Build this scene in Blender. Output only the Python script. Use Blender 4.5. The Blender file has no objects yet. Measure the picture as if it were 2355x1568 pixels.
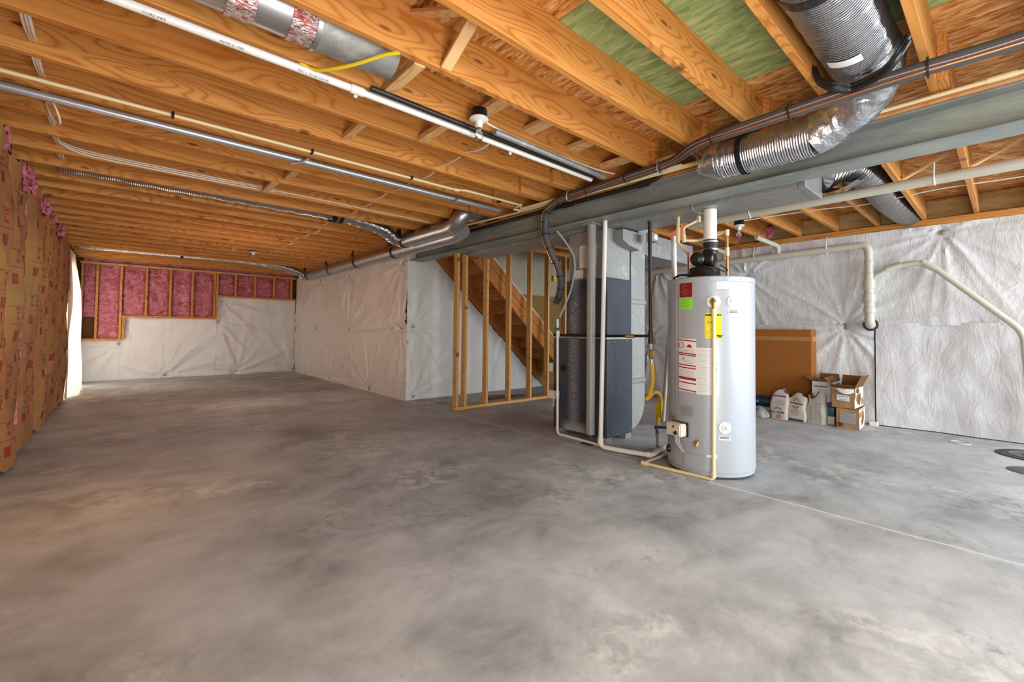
import bpy, bmesh, math, random
from math import sin, cos, pi, radians, exp
from mathutils import Vector, Matrix, noise
from mathutils.bvhtree import BVHTree
random.seed(7)
SC = bpy.context.scene
COL = SC.collection
V = Vector

# ------------------------------------------------------------------ helpers
def srgb(r, g, b):
    f = lambda c: (c/255/12.92) if c/255 <= .04045 else ((c/255+.055)/1.055)**2.4
    return (f(r), f(g), f(b), 1)

def tag(o, label=None, cat=None, group=None, kind=None):
    if label: o['label'] = label
    if cat: o['category'] = cat
    if group: o['group'] = group
    if kind: o['kind'] = kind
    return o

def thing(name, label, cat, loc=(0, 0, 0), group=None):
    o = bpy.data.objects.new(name, None)
    o.empty_display_size = .05
    COL.objects.link(o); o.location = loc
    return tag(o, label, cat, group)

def worldloc(o):
    l = V(o.location)
    while o.parent:
        o = o.parent; l = l+V(o.location)
    return l

def link(name, bm, mat, parent=None, smooth=False, origin=None, mats=None, edge=35):
    """link a bmesh (world coordinates) as one object; origin at parent or at the base of its own box"""
    bmesh.ops.recalc_face_normals(bm, faces=bm.faces)
    if parent is not None: org = worldloc(parent)
    elif origin is not None: org = V(origin)
    else:
        xs = [v.co for v in bm.verts]
        lo = V([min(c[i] for c in xs) for i in range(3)]); hi = V([max(c[i] for c in xs) for i in range(3)])
        org = V(((lo.x+hi.x)/2, (lo.y+hi.y)/2, lo.z))
    for v in bm.verts: v.co -= org
    me = bpy.data.meshes.new(name)
    bm.to_mesh(me); bm.free()
    for m in (mats or [mat]): me.materials.append(m)
    if smooth:
        for p in me.polygons: p.use_smooth = True
        try: me.set_sharp_from_angle(angle=radians(edge))
        except Exception: pass
    o = bpy.data.objects.new(name, me)
    COL.objects.link(o)
    if parent is not None:
        o.parent = parent
    else: o.location = org
    return o

def BM(): return bmesh.new()

def box(bm, x0, x1, y0, y1, z0, z1, mi=0):
    vs = [bm.verts.new((x, y, z)) for z in (z0, z1) for y in (y0, y1) for x in (x0, x1)]
    for f in ((0, 2, 3, 1), (4, 5, 7, 6), (0, 1, 5, 4), (2, 6, 7, 3), (0, 4, 6, 2), (1, 3, 7, 5)):
        bm.faces.new([vs[i] for i in f]).material_index = mi
    return bm

def bbox(x0, x1, y0, y1, z0, z1, bev=.003, seg=1):
    bm = box(BM(), x0, x1, y0, y1, z0, z1)
    if bev: bmesh.ops.bevel(bm, geom=bm.edges[:], offset=bev, segments=seg, affect='EDGES', profile=.5)
    return bm

def frame(d):
    d = V(d).normalized()
    a = V((0, 0, 1)) if abs(d.z) < .9 else V((1, 0, 0))
    s = d.cross(a).normalized()
    return s, d.cross(s).normalized(), d

def tube(bm, pts, r, seg=10, caps=True, closed=False, rad=None):
    pts = [V(p) for p in pts]; n = len(pts); rings = []
    s = None
    for i, p in enumerate(pts):
        a = pts[i-1] if (i > 0 or closed) else p
        b = pts[(i+1) % n] if (i < n-1 or closed) else p
        d = (b-a).normalized()
        if s is None: s, t, _ = frame(d)
        else:
            s = (s-d*s.dot(d)).normalized(); t = d.cross(s)
        rr = rad(i/(n-1)) if rad else (r[i] if isinstance(r, (list, tuple)) else r)
        rings.append([bm.verts.new(p+s*rr*cos(2*pi*k/seg)+t*rr*sin(2*pi*k/seg)) for k in range(seg)])
    m = n if closed else n-1
    for i in range(m):
        A, B = rings[i], rings[(i+1) % n]
        for k in range(seg):
            bm.faces.new((A[k], A[(k+1) % seg], B[(k+1) % seg], B[k]))
    if caps and not closed:
        bm.faces.new(rings[0][::-1]); bm.faces.new(rings[-1])
    return bm

def smoothpath(pts, n=8):
    P = [V(p) for p in pts]; P = [P[0]*2-P[1]]+P+[P[-1]*2-P[-2]]; out = []
    for i in range(1, len(P)-2):
        a, b, c, d = P[i-1:i+3]
        for k in range(n):
            t = k/n
            out.append(.5*((2*b)+(c-a)*t+(2*a-5*b+4*c-d)*t*t+(3*b-a-3*c+d)*t**3))
    out.append(P[-2]); return out

def elbowpath(pts, r=.04, n=5):
    """straight pipe runs with rounded corners"""
    P = [V(p) for p in pts]; out = [P[0]]
    for i in range(1, len(P)-1):
        a = (P[i-1]-P[i]); b = (P[i+1]-P[i])
        ra = min(r, a.length*.45, b.length*.45); a = P[i]+a.normalized()*ra; b = P[i]+b.normalized()*ra
        for k in range(n+1):
            t = k/n; out.append(a*(1-t)**2+P[i]*2*t*(1-t)+b*t*t)
    out.append(P[-1]); return out

def cyl(bm, p0, p1, r0, r1=None, seg=24, caps=True):
    return tube(bm, [p0, p1], [r0, r0 if r1 is None else r1], seg, caps)

def lathe(bm, prof, c=(0, 0, 0), axis=(0, 0, 1), seg=32):
    s, t, d = frame(axis); c = V(c); rings = []
    for r, h in prof:
        rings.append([bm.verts.new(c+d*h+s*r*cos(2*pi*k/seg)+t*r*sin(2*pi*k/seg)) for k in range(seg)] if r > 1e-6 else [bm.verts.new(c+d*h)])
    for A, B in zip(rings, rings[1:]):
        for k in range(seg):
            if len(A) == 1 and len(B) == 1: continue
            if len(A) == 1: bm.faces.new((A[0], B[(k+1) % seg], B[k]))
            elif len(B) == 1: bm.faces.new((A[k], A[(k+1) % seg], B[0]))
            else: bm.faces.new((A[k], A[(k+1) % seg], B[(k+1) % seg], B[k]))
    return bm

def grid(bm, nu, nv, f, mi=0):
    g = [[bm.verts.new(f(i/nu, j/nv)) for j in range(nv+1)] for i in range(nu+1)]
    for i in range(nu):
        for j in range(nv):
            bm.faces.new((g[i][j], g[i+1][j], g[i+1][j+1], g[i][j+1])).material_index = mi
    return g

def prism(bm, poly, off):
    """poly: list of world points (planar); off: thickness vector"""
    a = [bm.verts.new(p) for p in poly]; b = [bm.verts.new(V(p)+V(off)) for p in poly]; n = len(a)
    bm.faces.new(a[::-1]); bm.faces.new(b)
    for i in range(n): bm.faces.new((a[i], a[(i+1) % n], b[(i+1) % n], b[i]))
    return bm

def board(name, p0, p1, wy, hz, mat, parent=None, up=(0, 0, 1), bev=.002):
    """a timber with its length along local X (so the grain follows it); p0,p1 are the centre-line ends"""
    p0, p1 = V(p0), V(p1); L = (p1-p0).length; x = (p1-p0).normalized()
    z = V(up)-x*V(up).dot(x); z.normalize(); y = z.cross(x)
    bm = bbox(-L/2, L/2, -wy/2, wy/2, -hz/2, hz/2, bev)
    me = bpy.data.meshes.new(name); bmesh.ops.recalc_face_normals(bm, faces=bm.faces); bm.to_mesh(me); bm.free(); me.materials.append(mat)
    o = bpy.data.objects.new(name, me); COL.objects.link(o)
    c = (p0+p1)/2
    if parent is not None: o.parent = parent; c = c-worldloc(parent)
    o.rotation_euler = Matrix((x, y, z)).transposed().to_euler(); o.location = c
    return o

_fc = {}
def text_tris(s, size, align='CENTER', bold=0):
    key = (s, size, align, bold)
    if key not in _fc:
        c = bpy.data.curves.new('lettering', 'FONT'); c.body = s; c.size = size; c.align_x = align; c.align_y = 'CENTER'; c.offset = bold
        c.resolution_u = 2
        o = bpy.data.objects.new('lettering', c); COL.objects.link(o)
        bpy.context.view_layer.update()
        dg = bpy.context.evaluated_depsgraph_get(); m = o.evaluated_get(dg).to_mesh()
        _fc[key] = ([v.co.copy() for v in m.vertices], [tuple(p.vertices) for p in m.polygons])
        o.evaluated_get(dg).to_mesh_clear()
        bpy.data.objects.remove(o); bpy.data.curves.remove(c)
    return _fc[key]

def put_text(bm, s, size, f, align='CENTER', bold=0):
    vs, fs = text_tris(s, size, align, bold)
    w = [bm.verts.new(f(v.x, v.y)) for v in vs]
    for q in fs:
        try: bm.faces.new([w[i] for i in q])
        except ValueError: pass
    return bm

# ------------------------------------------------------------------ materials
class NT:
    def __init__(s, name):
        s.m = bpy.data.materials.new(name); s.m.use_nodes = True; s.t = s.m.node_tree; s.n = s.t.nodes
        s.p = s.n['Principled BSDF']
    def new(s, ty, **kw):
        n = s.n.new(ty)
        for k, v in kw.items(): setattr(n, k, v)
        return n
    def set(s, n, **kw):
        for k, v in kw.items():
            sock = n.inputs[k] if k in n.inputs else n.inputs[int(k[1:])]
            s.to(v, sock)
    def to(s, v, sock):
        if hasattr(v, 'is_output'): s.t.links.new(v, sock)
        elif isinstance(v, bpy.types.Node): s.t.links.new(v.outputs[0], sock)
        else: sock.default_value = v
    def coord(s, rnd=0, scale=(1, 1, 1), rot=(0, 0, 0)):
        tc = s.new('ShaderNodeTexCoord'); v = tc.outputs['Object']
        if rnd:
            oi = s.new('ShaderNodeObjectInfo')
            mu = s.new('ShaderNodeVectorMath', operation='MULTIPLY'); s.t.links.new(oi.outputs['Random'], mu.inputs[0]); mu.inputs[1].default_value = (rnd*37., rnd*17., rnd*29.)
            ad = s.new('ShaderNodeVectorMath', operation='ADD'); s.t.links.new(v, ad.inputs[0]); s.t.links.new(mu.outputs[0], ad.inputs[1]); v = ad.outputs[0]
        mp = s.new('ShaderNodeMapping'); s.t.links.new(v, mp.inputs[0]); mp.inputs['Scale'].default_value = scale; mp.inputs['Rotation'].default_value = rot
        return mp.outputs[0]
    def noise(s, vec, scale=1, detail=3, rough=.5, dist=0):
        n = s.new('ShaderNodeTexNoise'); s.to(vec, n.inputs['Vector']); n.inputs['Scale'].default_value = scale
        n.inputs['Detail'].default_value = detail; n.inputs['Roughness'].default_value = rough; n.inputs['Distortion'].default_value = dist
        return n.outputs['Fac']
    def vor(s, vec, scale=1, out='Distance', feature='F1', rand=1):
        n = s.new('ShaderNodeTexVoronoi', feature=feature); s.to(vec, n.inputs['Vector']); n.inputs['Scale'].default_value = scale
        n.inputs['Randomness'].default_value = rand
        return n.outputs[out]
    def math(s, op, a, b=0., c=0.):
        n = s.new('ShaderNodeMath', operation=op); s.to(a, n.inputs[0]); s.to(b, n.inputs[1]); s.to(c, n.inputs[2]); return n.outputs[0]
    def ramp(s, fac, stops, interp='LINEAR'):
        n = s.new('ShaderNodeValToRGB'); s.to(fac, n.inputs[0]); e = n.color_ramp; e.interpolation = interp
        while len(e.elements) > 1: e.elements.remove(e.elements[-1])
        e.elements[0].position = stops[0][0]; e.elements[0].color = stops[0][1]
        for p, c in stops[1:]: e.elements.new(p).color = c
        return n.outputs[0]
    def mix(s, fac, a, b, mode='MIX'):
        n = s.new('ShaderNodeMix', data_type='RGBA', blend_type=mode); s.to(fac, n.inputs[0]); s.to(a, n.inputs[6]); s.to(b, n.inputs[7]); return n.outputs[2]
    def sep(s, vec):
        n = s.new('ShaderNodeSeparateXYZ'); s.to(vec, n.inputs[0]); return n.outputs
    def bump(s, h, strength=.3, dist=.01):
        n = s.new('ShaderNodeBump'); s.to(h, n.inputs['Height']); n.inputs['Strength'].default_value = strength; n.inputs['Distance'].default_value = dist
        s.t.links.new(n.outputs[0], s.p.inputs['Normal'])
    def fin(s, col, rough=.6, metal=0., spec=.4):
        s.to(col, s.p.inputs['Base Color']); s.to(rough, s.p.inputs['Roughness']); s.p.inputs['Metallic'].default_value = metal
        s.p.inputs['Specular IOR Level'].default_value = spec
        return s.m

G = lambda v: (v, v, v, 1)
def plain(name, c, rough=.5, metal=0., spec=.4, var=.06, scale=20):
    t = NT(name); c2 = tuple(x*(1-var*2) for x in c[:3])+(1,)
    n = t.noise(t.coord(), scale, 3)
    return t.fin(t.mix(n, c, c2), rough, metal, spec)

def wood(name, lo, mid, hi, knots=True, fine=1.):
    t = NT(name)
    v = t.coord(1, (.32, 6.5*fine, 6.5*fine)); vk = t.coord(1, (1.3, 5., 5.))
    sx = t.sep(t.coord(1)); cx = t.new('ShaderNodeCombineXYZ'); t.to(t.math('MULTIPLY', sx[0], 1.5), cx.inputs[0]); t.to(t.math('MULTIPLY', t.math('ADD', t.math('MULTIPLY', sx[1], .35), sx[2]), 5.5), cx.inputs[1])
    kv = t.new('ShaderNodeTexVoronoi', voronoi_dimensions='2D'); t.to(cx.outputs[0], kv.inputs['Vector']); kv.inputs['Scale'].default_value = 1.; kd = kv.outputs['Distance']
    kb = t.math('MULTIPLY', t.math('SUBTRACT', .45, t.math('MINIMUM', kd, .45)), .55)
    n = t.math('ADD', t.noise(v, 1., 1.5, .4), kb)
    rings = t.math('PINGPONG', t.math('MULTIPLY', n, 26.), 1.)
    g1 = t.ramp(rings, [(0, lo), (.22, mid), (.6, hi), (1, hi)])
    fib = t.noise(t.coord(1, (2.5, 110, 110)), 1., 3, .6)
    c = t.mix(t.math('MULTIPLY', fib, .55), g1, t.mix(.5, mid, lo))
    if knots:
        k = t.ramp(kd, [(0, G(1)), (.035, G(.85)), (.065, G(0))])
        rare = t.math('GREATER_THAN', t.noise(t.coord(1, (.7, .2, .7)), 2.6, 0), .5)
        c = t.mix(t.math('MULTIPLY', k, rare), c, srgb(92, 44, 20))
    oi = t.new('ShaderNodeObjectInfo')
    c = t.mix(t.math('MULTIPLY', oi.outputs['Random'], .28), c, t.mix(.5, lo, mid))
    big = t.noise(t.coord(1, (.6, .6, .6)), 1.2, 2)
    c = t.mix(t.math('MULTIPLY', big, .2), c, srgb(196, 132, 72))
    t.bump(fib, .12, .003)
    return t.fin(c, .62, 0, .3)

M = {}
M['joist'] = wood('pine_joist', srgb(172, 98, 36), srgb(208, 140, 64), srgb(224, 164, 90))
M['stud'] = wood('pine_stud', srgb(190, 132, 66), srgb(216, 168, 100), srgb(228, 186, 122))
M['brown_wood'] = wood('stair_wood', srgb(140, 78, 30), srgb(178, 112, 52), srgb(196, 132, 66))
M['pale_wood'] = wood('pale_wood', srgb(205, 150, 88), srgb(228, 184, 126), srgb(238, 203, 152), knots=False)

def osb(name, cols, sc=1., along='Y'):
    t = NT(name)
    a = (34*sc, 7*sc, 20) if along == 'Y' else (7*sc, 34*sc, 20)
    w = t.noise(t.coord(), 3., 2)
    v1 = t.new('ShaderNodeVectorMath', operation='ADD'); t.to(t.coord(0, a, (0, 0, .18)), v1.inputs[0])
    mm = t.new('ShaderNodeVectorMath', operation='SCALE'); t.to(w, mm.inputs[0]); mm.inputs['Scale'].default_value = 2.2; t.to(mm.outputs[0], v1.inputs[1])
    c1 = t.vor(v1.outputs[0], 1., 'Color'); c2 = t.vor(t.coord(0, (a[0]*.8, a[1]*1.4, 20), (0, 0, -.5)), 1., 'Color')
    s = t.math('MULTIPLY', t.math('ADD', t.sep(c1)[0], t.sep(c2)[1]), .5)
    d = t.vor(v1.outputs[0], 1., 'Distance')
    c = t.ramp(s, cols)
    c = t.mix(t.math('MULTIPLY', t.math('GREATER_THAN', d, .66), .3), c, cols[0][1])
    fib = t.noise(t.coord(0, (a[0]*5, a[1]*2, 90)), 1., 2)
    c = t.mix(t.math('MULTIPLY', fib, .3), c, cols[0][1])
    t.bump(s, .25, .004)
    return t.fin(c, .7, 0, .25)
M['osb'] = osb('osb', [(.1, srgb(150, 88, 38)), (.3, srgb(200, 134, 68)), (.5, srgb(222, 162, 92)), (.7, srgb(236, 186, 120)), (.95, srgb(244, 212, 158))], 1.7)
M['osb_green'] = osb('osb_green', [(.05, srgb(118, 140, 86)), (.35, srgb(148, 166, 108)), (.6, srgb(164, 178, 122)), (.95, srgb(186, 192, 140))], 1.3)
M['rim_board'] = osb('rim_board', [(.05, srgb(170, 138, 84)), (.5, srgb(198, 170, 116)), (.95, srgb(210, 186, 136))], .5)

def concrete():
    t = NT('concrete_floor')
    c = t.coord()
    big = t.noise(c, .6, 4, .62, .25); mid = t.noise(t.coord(0, (1, 1.25, 1)), 2.4, 8, .7, .3); fine = t.noise(t.coord(0, (1, 1.6, 1)), 26., 4, .6)
    col = t.ramp(t.math('ADD', t.math('MULTIPLY', big, .55), t.math('MULTIPLY', mid, .45)), [(.37, srgb(136, 138, 138)), (.47, srgb(172, 175, 176)), (.56, srgb(195, 198, 200)), (.66, srgb(212, 216, 220))])
    pale = t.math('MULTIPLY', t.ramp(t.noise(c, .8, 4, .6, .4), [(.53, G(0)), (.6, G(1))]), t.ramp(t.noise(c, 9, 5, .75, .5), [(.42, G(0)), (.6, G(1))]))
    col = t.mix(t.math('MULTIPLY', pale, .7), col, srgb(226, 226, 222))
    dark = t.math('MULTIPLY', t.ramp(t.noise(c, 1.3, 3, .5, 1.), [(.55, G(0)), (.66, G(1))]), t.ramp(t.noise(c, 14, 5, .8), [(.5, G(0)), (.66, G(1))]))
    col = t.mix(t.math('MULTIPLY', dark, .65), col, srgb(120, 120, 118))
    col = t.mix(t.math('MULTIPLY', fine, .16), col, srgb(110, 106, 98))
    # pale sawn joints: one under the beam, two across
    g = t.new('ShaderNodeNewGeometry'); P = t.sep(g.outputs['Position'])
    wob = t.math('MULTIPLY', t.math('SUBTRACT', t.noise(c, 3., 3), .5), .03)
    dx = t.math('ABSOLUTE', t.math('ADD', t.math('SUBTRACT', P[0], 3.2), wob))
    ln = t.ramp(dx, [(0, G(1)), (.006, G(.9)), (.012, G(0))])
    halo = t.math('MULTIPLY', t.ramp(dx, [(0, G(1)), (.09, G(0))]), t.ramp(t.noise(c, 5, 4, .7), [(.45, G(0)), (.6, G(1))]))
    col = t.mix(t.math('MULTIPLY', halo, .5), col, srgb(215, 217, 220))
    col = t.mix(t.math('MULTIPLY', ln, .75), col, srgb(226, 226, 226))
    for yy in (5.55, 6.55):
        dy = t.math('ABSOLUTE', t.math('ADD', t.math('SUBTRACT', P[1], yy), wob))
        col = t.mix(t.math('MULTIPLY', t.ramp(dy, [(0, G(1)), (.006, G(.8)), (.012, G(0))]), .45), col, srgb(70, 66, 62))
    t.bump(t.math('ADD', t.math('MULTIPLY', mid, .6), t.math('MULTIPLY', fine, .4)), .12, .01)
    r = t.ramp(mid, [(.3, G(.5)), (.7, G(.68))])
    return t.fin(col, r, 0, .3)
M['concrete'] = concrete()

def plastic(name, c, rough=.3, st=.5, sc=1.):
    t = NT(name)
    v = t.coord()
    n1 = t.noise(t.coord(0, (2.6*sc, 2.6*sc, 1.1*sc)), 2.2, 5, .62, 1.6)
    n2 = t.noise(v, 22*sc, 3, .6, 2.2)
    lines = t.math('POWER', t.math('SUBTRACT', 1., t.math('ABSOLUTE', t.math('MULTIPLY', t.math('SUBTRACT', t.noise(t.coord(0, (1.8*sc, 1.8*sc, .7*sc)), 1.6, 3, .6, 1.), .5), 5.))), 5.)
    h = t.math('ADD', t.math('ADD', t.math('MULTIPLY', n1, .5), t.math('MULTIPLY', n2, .10)), t.math('MULTIPLY', lines, .08))
    t.bump(h, st, .03)
    col = t.mix(t.ramp(n1, [(.35, G(0)), (.7, G(1))]), tuple(x*.93 for x in c[:3])+(1,), c)
    t.fin(col, rough, 0, .55)
    return t.m
M['sheet'] = plastic('white_poly_sheet', srgb(230, 227, 224), .34, .3)
M['sheet_shiny'] = plastic('shiny_poly_sheet', srgb(228, 229, 230), .24, .62, 1.3)
M['sheet_dull'] = plastic('dull_poly_sheet', srgb(222, 222, 218), .42, .2)

def kraft():
    t = NT('kraft_facing'); v = t.coord(1)
    c = t.mix(t.noise(v, 5, 4), srgb(132, 88, 54), srgb(168, 116, 72))
    c = t.mix(t.ramp(t.noise(v, 1.4, 2), [(.45, G(0)), (.65, G(.5))]), c, srgb(168, 140, 76))
    t.bump(t.noise(v, 12, 5, .6, 1.), .4, .02)
    return t.fin(c, .6, 0, .3)
M['kraft_edge'] = plain('kraft_flange', srgb(164, 140, 74), .6, 0, .3, .12, 7)
M['kraft_ink'] = plain('red_print', srgb(150, 54, 40), .6, 0, .3, .1, 14)
M['kraft'] = kraft()

def pink(name='pink_fibreglass'):
    t = NT(name); v = t.coord(1)
    n = t.noise(t.coord(1, (1, 1, 1.8)), 7, 6, .65, 1.6); n2 = t.noise(v, 30, 4, .7)
    c = t.ramp(n, [(.3, srgb(146, 70, 82)), (.43, srgb(196, 110, 124)), (.58, srgb(220, 146, 158)), (.75, srgb(236, 178, 186))])
    c = t.mix(t.math('MULTIPLY', n2, .3), c, srgb(170, 70, 86))
    t.bump(t.math('ADD', n, t.math('MULTIPLY', n2, .4)), .8, .03)
    return t.fin(c, .95, 0, .1)
M['pink'] = pink()

def metal(name, c, rough, st=0., sc=30., met=.85, blot=None):
    t = NT(name); v = t.coord()
    n = t.noise(v, sc*.2, 4, .6); sp = t.vor(v, sc*2.2, 'Color')
    col = t.mix(t.math('MULTIPLY', t.sep(sp)[0], .22), c, tuple(x*.62 for x in c[:3])+(1,))
    col = t.mix(t.math('MULTIPLY', n, .3), col, tuple(x*.6 for x in c[:3])+(1,))
    if blot: col = t.mix(t.ramp(t.noise(v, 6, 5, .7, .8), [(.55, G(0)), (.68, G(.7))]), col, blot)
    if st: t.bump(t.noise(v, sc, 4, .6, 1.), st, .01)
    return t.fin(col, rough, met, .5)
M['galv'] = metal('galvanised_steel', srgb(190, 192, 194), .36, .06, 16)
M['galv_dull'] = metal('dull_galvanised_steel', srgb(168, 170, 168), .5, .05, 14, .55, srgb(196, 196, 190))
M['steel_pipe'] = metal('grey_steel_pipe', srgb(186, 190, 194), .36, 0, 20, .6)
M['dark_pipe'] = metal('black_iron_pipe', srgb(62, 58, 56), .38, 0, 20, .6)
M['brass'] = metal('brass', srgb(196, 158, 92), .38, 0, 20, .7)
M['copper'] = metal('copper', srgb(206, 140, 96), .38, 0, 20, .75)
M['column'] = metal('grey_painted_column', srgb(158, 162, 160), .5, .05, 20, .15, srgb(176, 180, 176))
def beam():
    t = NT('green_grey_primed_steel'); v = t.coord(); s = t.coord(0, (1, .35, 2))
    n = t.noise(s, 3.2, 6, .7, 1.)
    c = t.ramp(n, [(.3, srgb(112, 120, 122)), (.45, srgb(142, 150, 147)), (.6, srgb(158, 165, 155)), (.72, srgb(174, 178, 160))])
    c = t.mix(t.ramp(t.noise(t.coord(0, (1, .6, 3)), 5, 6, .75), [(.62, G(0)), (.72, G(.7))]), c, srgb(178, 180, 150))
    c = t.mix(t.ramp(t.noise(v, 1.1, 2), [(.4, G(0)), (.7, G(.35))]), c, srgb(84, 92, 98))
    t.bump(n, .1, .005)
    return t.fin(c, .5, .1, .4)
M['beam'] = beam()

def foil(name, corr=0., c=srgb(205, 206, 210), axis='X', rough=.2):
    t = NT(name); v = t.coord()
    n = t.noise(v, 16, 4, .6, 2.); vv = t.vor(v, 26, 'Distance')
    h = t.math('ADD', n, t.math('MULTIPLY', vv, .6))
    if corr:
        w = t.new('ShaderNodeTexWave', bands_direction=axis); t.to(v, w.inputs[0]); w.inputs['Scale'].default_value = corr; w.inputs['Distortion'].default_value = 1.2
        h = t.math('ADD', t.math('MULTIPLY', w.outputs['Fac'], .8), t.math('MULTIPLY', h, .5))
    t.bump(h, .55, .012)
    return t.fin(t.mix(n, c, tuple(x*.8 for x in c[:3])+(1,)), rough, .92, .5)
M['foil'] = foil('silver_foil'); M['foil_ribX'] = foil('ribbed_foil_lengthwise', 22, axis='X'); M['foil_ribY'] = foil('ribbed_foil_crosswise', 22, axis='Y')
M['foil_dark'] = foil('dark_foil', 9, srgb(150, 148, 148), 'X', .3)
def foil_red():
    t = NT('printed_foil'); v = t.coord()
    n = t.noise(t.coord(0, (1, 3, 3)), 14, 4, .6, 2.5)
    c = t.mix(t.ramp(n, [(.5, G(0)), (.56, G(.85))]), srgb(205, 200, 202), srgb(176, 52, 48))
    t.bump(n, .6, .012)
    return t.fin(c, .25, .7, .5)
M['foil_red'] = foil_red()

def furnace_mat():
    t = NT('dark_slate_enamel'); g = t.new('ShaderNodeNewGeometry'); P = t.sep(g.outputs['Position'])
    c = t.mix(t.noise(t.coord(), 5, 3), srgb(74, 84, 96), srgb(62, 70, 82))
    sp = t.ramp(t.noise(t.coord(0, (1, 1, .6)), 130, 4, .8), [(.49, G(0)), (.56, G(1))])  # speckled streak: reflected light painted into the enamel colour
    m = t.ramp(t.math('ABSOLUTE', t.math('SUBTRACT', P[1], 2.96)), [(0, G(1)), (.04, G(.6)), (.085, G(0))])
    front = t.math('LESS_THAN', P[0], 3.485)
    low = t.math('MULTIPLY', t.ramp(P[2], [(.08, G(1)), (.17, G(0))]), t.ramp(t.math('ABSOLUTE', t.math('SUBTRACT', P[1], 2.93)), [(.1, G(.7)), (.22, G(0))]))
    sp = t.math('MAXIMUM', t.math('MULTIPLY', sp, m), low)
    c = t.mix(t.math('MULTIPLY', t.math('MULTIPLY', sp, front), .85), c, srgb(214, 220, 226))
    return t.fin(c, .38, .25, .5)
M['furnace'] = furnace_mat()
def tank_mat():
    t = NT('pale_grey_enamel')
    c = t.mix(t.noise(t.coord(), 2, 2), srgb(168, 174, 182), srgb(176, 182, 189))
    t.bump(t.noise(t.coord(), 90, 2), .03, .002)
    return t.fin(c, .33, .1, .45)
M['tank'] = tank_mat()
M['white_pvc'] = plain('white_pvc', srgb(238, 238, 234), .3, 0, .5, .02)
M['drain_pvc'] = plain('off_white_pvc', srgb(214, 210, 194), .35, 0, .5, .05, 6)
M['cpvc'] = plain('cream_cpvc', srgb(236, 220, 172), .35, 0, .5, .03)
M['rubber'] = plain('black_rubber', srgb(44, 44, 46), .5, 0, .4, .1)
M['insul'] = plain('dark_grey_foam_sleeve', srgb(84, 85, 88), .6, 0, .35, .1)
M['black'] = plain('black_plastic', srgb(28, 28, 30), .28, 0, .5, .1)
M['white_cable'] = plain('white_cable_jacket', srgb(236, 228, 218), .4, 0, .4, .03)
M['grey_conduit'] = plain('grey_conduit', srgb(178, 184, 196), .4, 0, .4, .05)
M['yellow'] = plain('yellow_coating', srgb(250, 206, 22), .35, 0, .5, .03)
M['yellow_cable'] = plain('yellow_cable_jacket', srgb(240, 214, 52), .4, 0, .4, .03)
M['orange_cable'] = plain('orange_cable_jacket', srgb(204, 116, 62), .4, 0, .4, .05)
M['white_plate'] = plain('white_plate', srgb(232, 232, 226), .4, 0, .4, .03)
M['ivory'] = plain('ivory_plastic', srgb(222, 216, 196), .4, 0, .4, .03)
M['paper'] = plain('white_paper', srgb(236, 236, 234), .6, 0, .3, .03)
M['red'] = plain('red_ink', srgb(168, 34, 34), .5, 0, .3, .05)
M['dark_red'] = plain('brick_red_label', srgb(138, 34, 22), .5, 0, .3, .08)
M['green_label'] = plain('lime_label', srgb(150, 236, 76), .5, 0, .3, .03)
M['yellow_label'] = plain('yellow_label', srgb(246, 226, 30), .5, 0, .3, .03)
M['ink'] = plain('black_ink', srgb(28, 28, 30), .6, 0, .2, .02)
M['grey_ink'] = plain('grey_ink', srgb(120, 122, 126), .6, 0, .2, .02)
M['pink_ink'] = plain('salmon_ink', srgb(214, 128, 104), .6, 0, .2, .05)
M['mauve_ink'] = plain('mauve_ink', srgb(134, 104, 140), .6, 0, .2, .05)
M['purple'] = plain('purple_band', srgb(92, 74, 136), .5, 0, .3, .05)
M['teal'] = plain('teal_film', srgb(30, 104, 124), .3, 0, .5, .08)
M['navy'] = plain('dark_teal_wrap', srgb(24, 62, 84), .35, 0, .5, .08)
M['silver_tag'] = plain('silver_tag', srgb(164, 172, 184), .4, .3, .5, .04)
M['orange_tag'] = plain('orange_tag', srgb(214, 82, 34), .5, 0, .3, .05)
M['green_clamp'] = plain('green_band', srgb(36, 120, 84), .4, 0, .4, .05)
M['card'] = plain('brown_cardboard', srgb(166, 104, 48), .75, 0, .2, .06, 5)
M['card_tan'] = plain('tan_cardboard', srgb(176, 138, 98), .75, 0, .2, .08, 9)
M['card_in'] = plain('cardboard_inside', srgb(126, 88, 50), .8, 0, .2, .08, 9)
M['tape'] = plain('clear_packing_tape', srgb(190, 138, 82), .18, 0, .6, .1, 9)
M['bag_paper'] = plain('bag_paper', srgb(218, 208, 196), .7, 0, .2, .09, 12)
M['bag_paper2'] = plain('bag_paper_grey', srgb(206, 204, 190), .7, 0, .2, .09, 12)
M['block'] = plain('grey_concrete_block', srgb(150, 150, 146), .85, 0, .2, .1, 18)
M['drywall'] = plain('beige_drywall', srgb(202, 196, 172), .8, 0, .2, .03, 3)
M['drywall_tan'] = plain('unpainted_tan_drywall', srgb(166, 128, 76), .8, 0, .2, .04, 3)
M['white_trim'] = plain('white_trim_paint', srgb(236, 234, 228), .4, 0, .4, .02)
M['wall'] = plain('grey_foundation', srgb(150, 146, 140), .85, 0, .2, .08, 4)
M['dark_wood'] = plain('sheathing', srgb(112, 74, 40), .8, 0, .2, .12, 6)
M['foam'] = plain('orange_spray_foam', srgb(206, 122, 48), .55, 0, .4, .18, 30)
M['iron'] = plain('rusty_iron', srgb(76, 76, 76), .65, .2, .4, .25, 25)
M['lid'] = plain('grey_cover', srgb(104, 106, 110), .6, 0, .4, .12, 20)
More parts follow.
